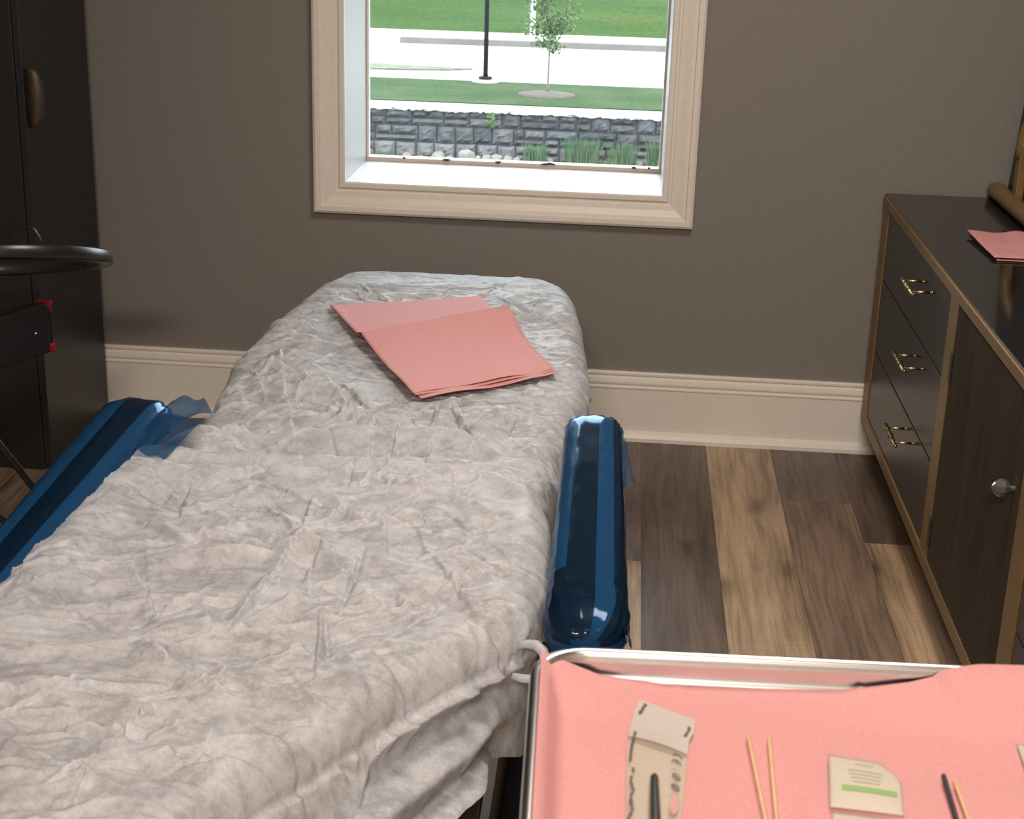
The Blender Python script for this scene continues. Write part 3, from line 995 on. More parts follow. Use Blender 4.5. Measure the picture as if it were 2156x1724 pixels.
def sheet_material():
    m = bpy.data.materials.new('nonwoven_sheet')
    m.use_nodes = True
    t = NT(m)
    v = t.coords()
    n1 = t.noise(v, 14, 6, 0.7)
    n2 = t.noise(v, 48, 6, 0.8)
    n3 = t.noise(v, 420, 2, 0.6)
    mul = t.add('ShaderNodeMath', operation='MULTIPLY')
    t.link(n1, 0, mul, 0)
    t.link(n2, 0, mul, 1)
    fac = t.ramp(mul, 0, [(0.17, (0.40,) * 3), (0.25, (0.18,) * 3), (0.33, (0.04,) * 3)])
    col = t.ramp(n3, 0, [(0.3, (0.60, 0.615, 0.655)), (0.7, (0.70, 0.715, 0.75))])
    t.color((col, 0))
    t.b.inputs['Roughness'].default_value = 0.5
    t.b.inputs['Specular IOR Level'].default_value = 0.55
    t.b.inputs['Sheen Weight'].default_value = 0.0
    rn = t.add('ShaderNodeTexNoise', noise_type='RIDGED_MULTIFRACTAL')
    rn.inputs['Scale'].default_value = 7.0
    rn.inputs['Detail'].default_value = 3.5
    rn.inputs['Roughness'].default_value = 0.55
    rn.inputs['Distortion'].default_value = 0.25
    t.link(t.coords((0.75, 1.25, 0.8)), 0, rn, 'Vector')
    rn2 = t.add('ShaderNodeTexNoise', noise_type='RIDGED_MULTIFRACTAL')
    rn2.inputs['Scale'].default_value = 17.0
    rn2.inputs['Detail'].default_value = 3.0
    t.link(t.coords((0.6, 1.3, 0.8), loc=(3, 1, 0)), 0, rn2, 'Vector')
    sm = t.add('ShaderNodeMath', operation='MULTIPLY_ADD')
    t.link(rn2, 0, sm, 0)
    sm.inputs[1].default_value = 0.35
    t.link(rn, 0, sm, 2)
    t.bump(sm, 0, 1.0, 0.008)
    trl = t.add('ShaderNodeBsdfTranslucent')
    trl.inputs[0].default_value = (0.72, 0.70, 0.71, 1)
    trp = t.add('ShaderNodeBsdfTransparent')
    m1 = t.add('ShaderNodeMixShader')
    m1.inputs[0].default_value = 0.28
    t.link(t.b, 0, m1, 1)
    t.link(trl, 0, m1, 2)
    m2 = t.add('ShaderNodeMixShader')
    t.link(fac, 0, m2, 0)
    t.link(m1, 0, m2, 1)
    t.link(trp, 0, m2, 2)
    t.link(m2, 0, t.n['Material Output'], 0)
    return m


M['sheet'] = sheet_material()
sheet = grid_obj('disposable_sheet', Pn, M['sheet'])
tag(sheet, 'crumpled white disposable sheet stretched over the whole reclined treatment chair', 'sheet')
# elastic loop of the sheet knotted at the right arm
lp = [(-0.098, 1.588, 0.530), (-0.086, 1.585, 0.537), (-0.075, 1.580, 0.539), (-0.066, 1.573, 0.535), (-0.062, 1.566, 0.526), (-0.065, 1.560, 0.515), (-0.074, 1.557, 0.507), (-0.088, 1.560, 0.505), (-0.100, 1.563, 0.506)]
MB().tube(lp, [0.004, 0.005, 0.006, 0.0065, 0.0065, 0.006, 0.0055, 0.005, 0.004], 10).build('elastic_loop', M['sheet'], sheet, True)

# ---- the chair itself
chair = empty('treatment_chair', (-0.40, 2.0, 0.0))
tag(chair, 'reclined treatment chair with taupe cushions hidden under the white sheet', 'chair')


def pad(name, y0, y1, zt, th, inset, n=22):
    rings = []
    ys = np.concatenate([[y0], y0 + (y1 - y0) * np.linspace(0.012, 0.988, n), [y1]])
    for i, y in enumerate(ys):
        xl, xr = deck(y)
        xl, xr = xl + inset, xr - inset
        e = 0.03 if i in (0, len(ys) - 1) else 0.0
        z1, z0 = zt - e * 0.6, zt - th + e * 0.6
        xl, xr = xl + e, xr - e
        r = min(0.035, 0.4 * (xr - xl), 0.45 * (z1 - z0))
        ring = []
        for (cx, cz, a0) in ((xr - r, z1 - r, 0), (xl + r, z1 - r, PI / 2), (xl + r, z0 + r, PI), (xr - r, z0 + r, 1.5 * PI)):
            for q in range(5):
                a = a0 + PI / 2 * q / 4
                ring.append((cx + r * math.cos(a), y, cz + r * math.sin(a)))
        rings.append(ring)
    return MB().loft(rings).build(name, M['leather'], chair, True)


pad('leg_rest', 2.10, 3.47, 0.478, 0.10, 0.022)
pad('seat_cushion', 1.56, 2.015, 0.522, 0.12, 0.026)
pad('backrest', 1.03, 1.55, 0.522, 0.12, 0.026)
fb = MB()
fb.box(-0.62, -0.20, 1.25, 3.2, 0.33, 0.365).box(-0.56, -0.26, 1.55, 2.45, 0.10, 0.33)
fb.build('chassis', M['pad'], chair, bevel=0.012)
MB().box(-0.68, -0.130, 1.10, 2.20, 0.02, 0.40).build('side_shell', M['pad'], chair, bevel=0.03)
MB().box(-0.76, -0.055, 1.20, 2.45, 0.0, 0.095).build('base', M['pad'], chair, bevel=0.02)


def armrest(cx0, cy0, cx1, cy1, zt, hw0, hw1, side):
    """pad running from the far end (cx0, cy0) to the near end (cx1, cy1)"""
    def rings(off, n=44, jit=0.0, seed=0, seg=40):
        out_ = []
        rs_ = np.random.RandomState(seed)
        T = np.concatenate([[0, 0.004, 0.012, 0.025, 0.045], np.linspace(0.07, 0.93, n), [0.955, 0.975, 0.988, 0.996, 1.0]])
        for t in T:
            L = math.hypot(cx1 - cx0, cy1 - cy0)
            e0 = min(t * L, (1 - t) * L)
            rr_ = 0.055
            k = math.sqrt(max(0.0, 1 - (1 - min(e0 / rr_, 1)) ** 2))
            k = max(k, 0.05)
            hw_ = (hw0 + (hw1 - hw0) * t) * ((0.55 + 0.45 * k) if t < 0.5 else (0.22 + 0.78 * k)) + off
            hh = 0.031 * ((0.35 + 0.65 * k) if t < 0.5 else (0.10 + 0.90 * k)) + off
            x, y = cx0 + (cx1 - cx0) * t, cy0 + (cy1 - cy0) * t + off * (1 - 2 * t)
            z = zt - 0.031 - 0.020 * max(0, 1 - t / 0.14) ** 2 - 0.040 * t
            ring = []
            for q in range(seg):
                a = 2 * PI * q / seg
                ca, sa = math.cos(a), math.sin(a)
                p = 2.6
                ux = math.copysign(abs(ca) ** (2 / p), ca)
                uz = math.copysign(abs(sa) ** (2 / p), sa)
                ring.append((x + ux * hw_, y, z + uz * hh))
            out_.append(ring)
        return out_
    arm = MB().loft(rings(0.0)).build('armrest', M['pad'], chair, True)
    mb = MB()
    ym = (cy0 + cy1) / 2
    sx = cx1 if side > 0 else cx1
    xin = -0.12 if side > 0 else -0.66
    mb.tube([(sx, ym, zt - 0.05), (sx, ym + 0.02, 0.44), (sx - side * 0.01, ym + 0.03, 0.40), (xin, ym + 0.03, 0.385), (xin - side * 0.08, ym + 0.03, 0.375)], 0.016, 10)
    mb.build('armrest_bracket', M['blackmetal'], chair, True)
    return rings


RA = armrest(-0.0285, 2.215, -0.0175, 1.565, 0.622, 0.040, 0.0465, 1)
LA = armrest(-0.722, 2.180, -0.730, 1.430, 0.622, 0.050, 0.030, -1)


def film_material():
    m = bpy.data.materials.new('blue_barrier_film')
    m.use_nodes = True
    t = NT(m)
    v = t.coords()
    b = t.b
    b.inputs['Base Color'].default_value = (0.008, 0.048, 0.125, 1)
    b.inputs['Roughness'].default_value = 0.10
    b.inputs['Specular IOR Level'].default_value = 0.5
    vs2 = t.coords((1.0, 0.07, 1.0))
    n1 = t.add('ShaderNodeTexNoise', noise_type='RIDGED_MULTIFRACTAL')
    n1.inputs['Scale'].default_value = 22.0
    n1.inputs['Detail'].default_value = 2.5
    n1.inputs['Distortion'].default_value = 0.5
    t.link(vs2, 0, n1, 'Vector')
    n2 = t.noise(v, 60, 2, 0.5)
    ad = t.add('ShaderNodeMath', operation='MULTIPLY_ADD')
    t.link(n2, 0, ad, 0)
    ad.inputs[1].default_value = 0.10
    t.link(n1, 0, ad, 2)
    bpn = t.bump(ad, 0, 0.22, 0.006)
    at = t.add('ShaderNodeAttribute', attribute_name='layers')
    dif = t.add('ShaderNodeBsdfDiffuse')
    dif.inputs[0].default_value = (0.010, 0.055, 0.14, 1)
    tr_ = t.add('ShaderNodeBsdfTransparent')
    tr_.inputs[0].default_value = (0.55, 0.72, 0.90, 1)
    gl_ = t.add('ShaderNodeBsdfGlossy')
    gl_.inputs['Roughness'].default_value = 0.10
    gl_.inputs['Color'].default_value = (0.55, 0.74, 1.0, 1)
    mx_ = t.add('ShaderNodeMixShader')
    t.link(at, 'Fac', mx_, 0)
    t.link(tr_, 0, mx_, 1)
    t.link(dif, 0, mx_, 2)
    fr_ = t.add('ShaderNodeFresnel')
    fr_.inputs[0].default_value = 1.30
    for nd in (gl_, fr_):
        t.link(bpn, 0, nd, 'Normal')
    m2_ = t.add('ShaderNodeMixShader')
    t.link(fr_, 0, m2_, 0)
    t.link(mx_, 0, m2_, 1)
    t.link(gl_, 0, m2_, 2)
    t.link(m2_, 0, t.n['Material Output'], 0)
    return m


M['film'] = film_material()


def wrap(rings_fn, seed, label, double):
    """film wound round an arm: a slightly loose skin with lengthwise wrinkles; 'layers' holds how many plies overlap"""
    rg = np.array(rings_fn(0.0035, 70, 0, 0, 64))
    n_, s_ = rg.shape[:2]
    T = np.linspace(0, 1, n_)[:, None]
    Q = np.arange(s_)[None, :] * 2 * PI / s_
    cen = rg.mean(1, keepdims=True)
    nrm = rg - cen
    nrm /= np.linalg.norm(nrm, axis=-1, keepdims=True) + 1e-9
    amp = 0.0010 * np.abs(vnoise(T * 3 + 0 * Q, Q * 1.6 + 0 * T, seed, 2.0)) + 0.0004 * vnoise(T * 9 + 0 * Q, Q * 2.5 + 0.9 * T, seed + 1, 2.2)
    endw = np.clip(np.maximum(1 - T / 0.12, (T - 0.80) / 0.2), 0, 1)
    amp = amp + endw * 0.0045 * np.clip(1 - np.abs(vnoise(T * 14 + Q, Q * 2.2 + T * 5, seed + 2, 2.0)) * 2.2, 0, 1)
    rg = rg + nrm * np.maximum(amp, -0.0015)[..., None]
    mb = MB().loft([[tuple(p) for p in r] for r in rg])
    lay = []
    for i in range(n_ - 1):
        for k in range(s_):
            a = (k + 0.5) / s_ * 2 * PI
            u = math.cos(a)
            al = 0.16
            if math.sin(a) > 0:
                for (lo, hi, t0, t1) in double:
                    if lo < u < hi and t0 < i / n_ < t1:
                        al = 0.86
            else:
                al = 0.86
            lay.append((al, al, al, 1))
    lay += [(0.8, 0.8, 0.8, 1)] * 2
    return mb, lay, label


def flap(mb, lay, pts, al=0.6, bulge=0.006, n=8):
    """loose corner of film: a bent four-sided sheet (pts: 4 corners)"""
    a, b, c, d = [Vector(p) for p in pts]
    V, F = [], []
    for i in range(n):
        for k in range(n):
            u, v = i / (n - 1), k / (n - 1)
            p = a * (1 - u) * (1 - v) + b * u * (1 - v) + c * u * v + d * (1 - u) * v
            p = p + Vector((0, 0, 1)) * bulge * math.sin(u * 5 + v * 3) * math.sin(PI * u)
            V.append(tuple(p))
    for i in range(n - 1):
        for k in range(n - 1):
            F.append((i * n + k, i * n + k + 1, i * n + n + k + 1, i * n + n + k))
    mb.add(V, F)
    lay += [(al, al, al, 1)] * len(F)


mb, lay, lab = wrap(RA, 31, '', [(-1.0, -0.46, 0.0, 0.80), (0.10, 0.58, 0.05, 1.0)])
flap(mb, lay, [(0.006, 2.16, 0.606), (0.020, 2.13, 0.598), (0.036, 2.00, 0.580), (0.012, 1.95, 0.598)], 0.30)
flap(mb, lay, [(0.022, 1.66, 0.570), (0.028, 1.572, 0.560), (0.036, 1.58, 0.54), (0.032, 1.64, 0.55)], 0.6)
flap(mb, lay, [(-0.03, 1.568, 0.545), (0.015, 1.57, 0.55), (0.010, 1.53, 0.52), (-0.015, 1.515, 0.51)], 0.6)
o = mb.build('barrier_film', M['film'], None, True, attr={'layers': lay})
tag(o, 'glossy blue plastic film wrapped round the right armrest, by the wooden floor', 'plastic film', 'blue films on the armrests')
mb, lay, lab = wrap(LA, 41, '', [(-1.0, -0.1, 0.0, 1.0), (0.5, 1.0, 0.0, 1.0)])
flap(mb, lay, [(-0.676, 2.168, 0.606), (-0.628, 2.175, 0.612), (-0.600, 2.125, 0.603), (-0.676, 2.07, 0.612)], 0.62, 0.008, 12)
flap(mb, lay, [(-0.676, 2.07, 0.612), (-0.610, 2.115, 0.602), (-0.632, 1.975, 0.585), (-0.672, 1.97, 0.604)], 0.5, 0.006, 12)
flap(mb, lay, [(-0.756, 2.13, 0.608), (-0.772, 2.09, 0.595), (-0.776, 1.90, 0.575), (-0.770, 1.90, 0.590)], 0.8, 0.004, 10)
o = mb.build('barrier_film', M['film'], None, True, attr={'layers': lay})
tag(o, 'glossy blue plastic film wrapped round the left armrest, by the black wardrobe', 'plastic film', 'blue films on the armrests')
# scrap of film hanging under the chair side
mb = MB(); lay = []
flap(mb, lay, [(-0.126, 1.57, 0.385), (-0.120, 1.66, 0.34), (-0.124, 1.57, 0.30), (-0.130, 1.49, 0.335)], 0.6, 0.003, 10)
o = mb.build('film_scrap', M['film'], None, True, attr={'layers': lay})
tag(o, 'dark blue film scrap hanging below the sheet hem, beside the metal tray', 'plastic film')


# ---- pink paper towels
def paper_mat():
    m = mat('pink_paper', (0.63, 0.305, 0.30), 0.8, spec=0.2)
    t = NT(m)
    v = t.coords()
    n = t.noise(v, 500, 2)
    r = t.ramp(n, 0, [(0.3, (0.585, 0.275, 0.272)), (0.7, (0.655, 0.325, 0.32))])
    t.color((r, 0))
    n2 = t.noise(v, 90, 3)
    t.bump(n2, 0, 0.10, 0.001)
    return m


M['pink'] = paper_mat()


def paper(name, corners, zfun, n=40, m2=40, th=0.0006, ragged=0.0, seed=0):
    a, b, c, d = [np.array(p) for p in corners]
    u = np.linspace(0, 1, n)[:, None, None]
    v = np.linspace(0, 1, m2)[None, :, None]
    XY = a * (1 - u) * (1 - v) + b * u * (1 - v) + c * u * v + d * (1 - u) * v
    Z = zfun(u[..., 0] + 0 * v[..., 0], v[..., 0] + 0 * u[..., 0], XY[..., 0], XY[..., 1])
    Pp = np.concatenate([XY, Z[..., None]], -1)
    o = grid_obj(name, Pp, M['pink'])
    s = o.modifiers.new('thickness', 'SOLIDIFY')
    s.thickness = th
    s.offset = 1
    return o


def leg_top(x, y):
    return 0.500 + 0.008 * (1 - np.clip(np.abs(x + 0.39) / 0.33, 0, 1) ** 2)


# back half (A B C' D) and raised front half, mountain fold between them
def towel_fn(base, lift, sx):
    def f(u, v, x, y):
        # v: 0 left edge .. 1 right edge ; u: 0 far .. 1 near
        t = (u - 0.42)
        ridge = np.where(t < 0, np.clip(1 + t / 0.06, 0, 1) * 0.9 + 0.1 * np.clip(1 + t / 0.25, 0, 1), np.clip(1 - t / 0.40, 0, 1) ** 2.3)
        z = leg_top(x, y) + base + lift * ridge * (0.42 + 1.0 * v)
        z += 0.0015 * np.sin(v * 9 + sx) * smoothstep(0.7, 1.0, u) + 0.004 * smoothstep(0.88, 1.0, v) * smoothstep(0.55, 0.9, u)
        z += 0.0015 * vnoise(x, y, 60 + int(sx), 14)
        z -= 0.0016 * np.exp(-((v - 0.5) / 0.008) ** 2)
        z += 0.003 * smoothstep(0.10, 0.0, v) * smoothstep(0.5, 0.1, u)
        return z
    return f


for k, (dx, dy, rot, base, wrd) in enumerate(((0.012, -0.014, 0.012, 0.0145, 'undermost'), (0.004, -0.006, 0.004, 0.0165, 'middle'), (0, 0, 0, 0.0185, 'topmost'))):
    A_, B_, C_, D_ = (-0.604, 3.045), (-0.300, 3.175), (-0.118, 2.690), (-0.350, 2.500)
    cs = []
    for (x, y) in (A_, B_, C_, D_):
        rx, ry = x + 0.35, y - 2.85
        cs.append((x + dx - ry * rot, y + dy + rx * rot))
    cs = [cs[0], cs[3], cs[2], cs[1]]
    o = paper('paper_towel', cs, towel_fn(base, 0.028, k), 120, 50)
    tag(o, wrd + ' pink folded paper towel of the pile lying on the white sheet', 'paper towel', 'pink paper towels on the chair')

# ------------------------------------------------------------------ dresser on the right
DX = 0.631
dr = empty('dresser', (0.86, 2.6, 0.0))
tag(dr, 'long charcoal dresser with gold frame standing under the right-hand mirror', 'dresser')
DY1, DY0 = 3.745, 1.20
Zb, Zt = 0.10, 0.68
MB().box(DX + 0.012, 1.07, DY0 + 0.01, DY1 - 0.008, Zb + 0.01, Zt - 0.026).build('carcass', M['drawer'], dr)
MB().box(DX + 0.05, 1.05, DY0 + 0.05, DY1 - 0.05, 0.0, Zb + 0.005).build('plinth', M['black'], dr)
MB().box(DX + 0.004, 1.072, DY0, DY1 + 0.012, Zt - 0.004, Zt).build('top', M['glossblack'], dr)
MB().box(DX, 1.075, DY0 - 0.004, DY1 + 0.014, Zt - 0.027, Zt - 0.004).build('top_edge', M['gold'], dr, bevel=0.002)
MB().box(DX, 1.06, DY0, DY1, Zb, Zb + 0.032).build('bottom_rail', M['gold'], dr, bevel=0.003)
posts = [(DY1 - 0.075, DY1), (2.815, 2.885), (2.165, 2.235), (DY0, DY0 + 0.07)]
for (a, b) in posts:
    MB().box(DX + 0.001, DX + 0.03, a, b, Zb + 0.030, Zt - 0.026).build('post', M['gold'], dr, bevel=0.002)


def bar_handle(y, z, parent):
    """turned brass bar on two posts, bar along y"""
    h = MB()
    xo = DX - 0.042
    L = 0.072
    prof = [(0.0, -L), (0.003, -L + 0.001), (0.0045, -L + 0.008), (0.0042, -L + 0.03), (0.0055, -L + 0.032), (0.0055, -L + 0.037), (0.0038, -L + 0.039),
            (0.0044, -0.012), (0.0062, -0.010), (0.0062, -0.005), (0.0044, -0.003), (0.0044, 0.004), (0.0060, 0.006), (0.0060, 0.010), (0.0042, 0.012),
            (0.0040, L - 0.04), (0.0055, L - 0.038), (0.0055, L - 0.032), (0.0042, L - 0.03), (0.0048, L - 0.006), (0.0, L)]
    h.lathe(prof, (xo, y, z), (0, 1, 0), 12)
    for s in (-1, 1):
        h.tube([(xo, y + s * 0.046, z), (DX + 0.003, y + s * 0.046, z)], 0.0028, 8)
        h.lathe([(0.0, 0), (0.0042, 0), (0.0042, 0.002), (0.0, 0.002)], (DX + 0.001, y + s * 0.046, z), (-1, 0, 0), 12)
    h.build('handle', M['brass'], parent, True)


dz = [(Zb + 0.034, 0.305), (0.308, 0.484), (0.487, Zt - 0.029)]
for (a, b), hz_ in zip(dz, (0.286, 0.450, 0.612)):
    for (ya, yb, hy_) in ((2.889, DY1 - 0.079, 3.10), (DY0 + 0.074, 2.161, 1.66)):
        d = MB().box(DX + 0.004, DX + 0.02, ya, yb, a, b).build('drawer', M['drawer'], dr, bevel=0.0015)
        bar_handle(hy_, hz_, d)
# ribbed door
dm = MB()
ya, yb = 2.239, 2.811
n = 40
ring = []
pts = []
for i in range(n):
    y0 = ya + (yb - ya) * i / n
    w_ = (yb - ya) / n
    for (f_, dx_) in ((0.0, 0.0), (0.15, -0.007), (0.45, -0.010), (0.72, -0.007), (0.86, 0.002)):
        pts.append((DX + 0.010 + dx_, y0 + f_ * w_))
pts += [(DX + 0.010, yb), (DX + 0.022, yb), (DX + 0.022, ya)]
dm.loft([[(x, y, z) for x, y in pts] for z in (Zb + 0.034, Zt - 0.03)])
M['reed'] = noisy('dark_reeded_wood', (0.036, 0.029, 0.021), (0.050, 0.039, 0.028), 25, 0.45, stretch=(1, 1, 0.15))
door = dm.build('door', M['reed'], dr)
kn = MB().lathe([(0.0, -0.002), (0.005, -0.002), (0.005, 0.010), (0.010, 0.013), (0.015, 0.020), (0.015, 0.026), (0.010, 0.034), (0.004, 0.038), (0.0, 0.039)], (DX + 0.004, 2.270, 0.500), (-1, 0, 0), 10)
kn.build('knob', M['crystal'], door)
for zz in (0.53, 0.19):
    MB().box(DX - 0.0005, DX + 0.004, 2.800, 2.820, zz - 0.03, zz + 0.03).build('hinge', M['black'], dr, bevel=0.001)

# ---- gold framed mirror standing on the dresser
mi = empty('vanity_mirror', (0.92, 3.3, Zt))
tag(mi, 'gold framed dark mirror standing on the dresser at the right wall', 'mirror')
prof = []
rr_ = []
for k in range(12):
    a = 2 * PI * k / 12
    rr_.append((0.023 * math.cos(a), 0.021 + 0.020 * math.sin(a)))
rings = []
for (y, s) in ((3.768, 0.35), (3.764, 0.7), (3.756, 0.92), (3.741, 1.0), (2.6, 1.0), (2.585, 0.9), (2.58, 0.5)):
    rings.append([(0.896 + a * s, y, Zt + 0.0215 + (b - 0.021) * s) for a, b in rr_])
MB().loft(rings).build('base_rail', M['gold'], mi, True)
mm = MB()
z0, z1 = Zt + 0.03, Zt + 0.95
mm.add([(0.917, 3.725, z0), (0.917, 2.64, z0), (0.975, 2.64, z1), (0.975, 3.748, z1), (0.935, 3.725, z0), (0.935, 2.64, z0), (0.993, 2.64, z1), (0.993, 3.748, z1)],
       [(0, 1, 2, 3), (7, 6, 5, 4), (0, 4, 5, 1), (3, 2, 6, 7), (0, 3, 7, 4), (1, 5, 6, 2)])
mm.build('panel', M['black'], mi)
for yy in (3.597, 2.72):
    MB().box(0.900, 0.920, yy - 0.016, yy + 0.016, Zt + 0.025, Zt + 0.16).build('upright', M['gold'], mi, bevel=0.003)
    sc_ = MB()
    P_ = []
    for q in np.linspace(0, 1, 13):
        a = -PI / 2 + PI * q
        P_.append((0.910 - 0.022 * math.cos(a) + 0.05 * q, yy, Zt + 0.125 + 0.065 * (1 + math.sin(a))))
    sc_.tube(P_, [0.011 + 0.006 * math.sin(PI * q / 12) for q in range(13)], 10)
    sc_.build('scroll_bracket', M['gold'], mi, True)

# folded pink towel on the dresser
for k, (base, dx_, dy_, wrd) in enumerate(((0.0015, 0.006, -0.012, 'lower'), (0.007, 0.0, 0.0, 'upper'))):
    cs = [(0.741 + dx_, 3.312), (0.748 + dx_, 3.070 + dy_ * 0.2), (1.00, 3.075 + dy_ * 0.2), (0.985, 3.325)]

    def zf(u, v, x, y, base=base, k=k):
        return Zt + base + (0.006 if k else 0.0) * np.exp(-((v - 0.44) / 0.1) ** 2) * (1 - u) + 0.004 * (1 - u) * (k > 0) * smoothstep(0.3, 0.0, v) + 0.0012 * vnoise(x, y, 90, 20)
    o = paper('paper_towel', cs, zf, 30, 30)
    tag(o, wrd + ' of the two pink paper towels lying on the glossy dresser top', 'paper towel', 'pink paper towels on the dresser')

# ------------------------------------------------------------------ wardrobe on the left
wr = empty('wardrobe', (-1.60, 3.54, 0.0))
tag(wr, 'tall black wardrobe in the left corner beside the baseboard', 'wardrobe')
WX, WY0, WY1 = -1.341, 3.327, 3.742
MB().box(-1.855, WX - 0.018, WY0, WY1, 0.0, 2.1).build('carcass', M['black'], wr, bevel=0.002)
dw = MB().box(WX - 0.017, WX, WY0 + 0.001, WY1, 0.012, 2.098).build('door', M['black'], wr, bevel=0.0015)
hb = MB()
ring = []
for q in np.linspace(0, 1, 21):
    a = PI * q
    z = 0.885 + 0.066 * math.cos(a)
    d = 0.034 * math.sin(a) ** 0.6 + 0.002
    w_ = 0.006 + 0.007 * math.sin(a)
    ring.append([(WX - 0.0005, 3.352 - w_, z), (WX + d * 0.7, 3.352 - w_ * 0.95, z), (WX + d * 0.93, 3.352 - w_ * 0.6, z), (WX + d, 3.352, z),
                 (WX + d * 0.93, 3.352 + w_ * 0.6, z), (WX + d * 0.7, 3.352 + w_ * 0.95, z), (WX - 0.0005, 3.352 + w_, z)])
hb.loft(ring)
hb.build('handle', M['bronze'], dw, True)

# ------------------------------------------------------------------ tripod lamp on the left
tl = empty('tripod_lamp', (-1.40, 2.68, 0.0))
tag(tl, 'black ring lamp on a thin legged tripod, cut off by the left picture edge', 'lamp')
hc = Vector((-1.206, 2.74, 0.663))
tilt = Matrix.Rotation(-0.10, 3, 'Y') @ Matrix.Rotation(math.radians(-17), 3, 'X')
sec = [(0.235, -0.0125), (0.236, -0.0115), (0.236, 0.0095), (0.233, 0.0125), (0.190, 0.0125), (0.187, 0.0095), (0.187, -0.0115), (0.188, -0.0125)]
rings = []
for k in range(72):
    a = 2 * PI * k / 72
    rings.append([tuple(hc + tilt @ Vector((r * math.cos(a), r * math.sin(a), z))) for r, z in sec])
M['satinblack'] = mat('satin_black_shell', (0.013, 0.013, 0.014), 0.3)
MB().loft(rings, False, True).build('ring_head', M['satinblack'], tl, True)
MB().tube([(-1.25, 2.82, 0.684), (-1.21, 2.82, 0.697), (-1.160, 2.82, 0.713), (-1.148, 2.82, 0.716), (-1.136, 2.82, 0.711), (-1.128, 2.82, 0.694), (-1.122, 2.82, 0.668)], 0.0032, 8).build('bracket', M['satinblack'], tl, True)
MB().tube([(-1.40, 2.68, 0.0), (-1.40, 2.68, 0.70)], 0.014, 12).build('pole', M['blackmetal'], tl, True)
MB().tube([(-1.40, 2.68, 0.68), (-1.34, 2.69, 0.69), (-1.29, 2.70, 0.69)], 0.010, 10).build('tilt_arm', M['blackmetal'], tl, True)
for (p, q, nm) in (((-1.39, 2.72, 0.57), (-1.05, 2.80, 0.006), 'leg'), ((-1.39, 2.67, 0.34), (-1.075, 2.74, 0.006), 'leg'), ((-1.41, 2.67, 0.5), (-1.66, 2.40, 0.006), 'leg')):
    MB().tube([p, q], 0.0075, 8).build(nm, M['blackmetal'], tl, True)
# flat bar with red end clips carried by the stand
d = Vector((-0.372, -0.928, 0)).normalized()
nn = Vector((d.y, -d.x, 0))
e0 = Vector((-1.098, 2.755, 0.0))


def obox(a0, a1, t0, t1, z0, z1):
    v = []
    for z in (z0, z1):
        for (a, t) in ((a0, t0), (a1, t0), (a1, t1), (a0, t1)):
            p = e0 + d * a + nn * t
            v.append((p.x, p.y, z))
    return MB().add(v, [(0, 3, 2, 1), (4, 5, 6, 7), (0, 1, 5, 4), (1, 2, 6, 5), (2, 3, 7, 6), (3, 0, 4, 7)])


bar = obox(0.0125, 0.44, -0.016, 0.016, 0.490, 0.588).build('side_bar', M['satinblack'], tl, bevel=0.004)
obox(0.0, 0.0125, -0.014, 0.014, 0.506, 0.572).build('grip', M['blackmetal'], bar, bevel=0.003)
for (a, b) in ((0.572, 0.590), (0.488, 0.506)):
    tag(obox(-0.001, 0.012, -0.0165, 0.0165, a, b).build('end_clip', M['red'], bar, bevel=0.003), 'red plastic end clip')
pv = e0 + d * 0.05 - nn * 0.016
MB().lathe([(0, -0.001), (0.003, -0.001), (0.0025, 0.001), (0, 0.0015)], (pv.x, pv.y, 0.536), tuple(-nn), 10).build('rivet', M['steel'], bar, True)

# ------------------------------------------------------------------ instrument stand and tray
TZ = 0.856
ang = math.radians(2.0)
ca, sa = math.cos(ang), math.sin(ang)
T0 = Vector((-0.050, 0.986, 0))           # far left corner of the rim, before rounding


def tp(u, v, z):
    """u along the far rim, v towards the camera"""
    return (T0.x + u * ca + v * sa, T0.y + u * sa - v * ca, z)


TW, TD = 0.485, 0.325


def rrect(inset, z, rad=0.042, n=10):
    r = max(rad - inset, 0.004)
    out_ = []
    for (cx, cy, a0) in ((TW - inset - r, inset + r, -PI / 2), (TW - inset - r, TD - inset - r, 0), (inset + r, TD - inset - r, PI / 2), (inset + r, inset + r, PI)):
        for q in range(n + 1):
            a = a0 + PI / 2 * q / n
            out_.append(tp(cx + r * math.cos(a), cy + r * math.sin(a), z))
    return out_


tray = empty('instrument_tray', tp(TW / 2, TD / 2, 0.83))
tag(tray, 'shallow stainless steel tray with rounded corners in the near right corner', 'tray')
prof = [(0.0065, TZ - 0.013), (0.002, TZ - 0.011), (0.0, TZ - 0.006), (0.001, TZ - 0.002), (0.0045, TZ), (0.008, TZ - 0.001), (0.0100, TZ - 0.004), (0.0108, TZ - 0.010), (0.0112, TZ - 0.016), (0.0128, TZ - 0.0205), (0.017, TZ - 0.0222), (0.03, TZ - 0.0225)]
rings = [rrect(i_, z) for i_, z in prof]
mb = MB().loft(rings, False)
nb = len(mb.v)
mb.f.append(tuple(range(nb - len(rings[0]), nb)))
mb.build('pan', M['steel'], tray, True)
stand = empty('tray_stand', tp(0.40, 0.16, 0.0))
tag(stand, 'metal instrument stand holding the steel tray from below', 'stand')
fr_ = MB()
fr_.tube([tp(0.03, 0.03, 0.818), tp(0.455, 0.03, 0.818), tp(0.455, 0.295, 0.818), tp(0.03, 0.295, 0.818)], 0.006, 10, True)
for (u, v) in ((0.03, 0.16), (0.455, 0.16)):
    fr_.tube([tp(u, v, 0.819), tp(u, v, 0.829)], 0.004, 8)
fr_.build('frame', M['steel'], stand, True)
MB().tube([tp(0.455, 0.16, 0.815), tp(0.455, 0.16, 0.03)], 0.011, 12).build('post', M['steel'], stand, True)
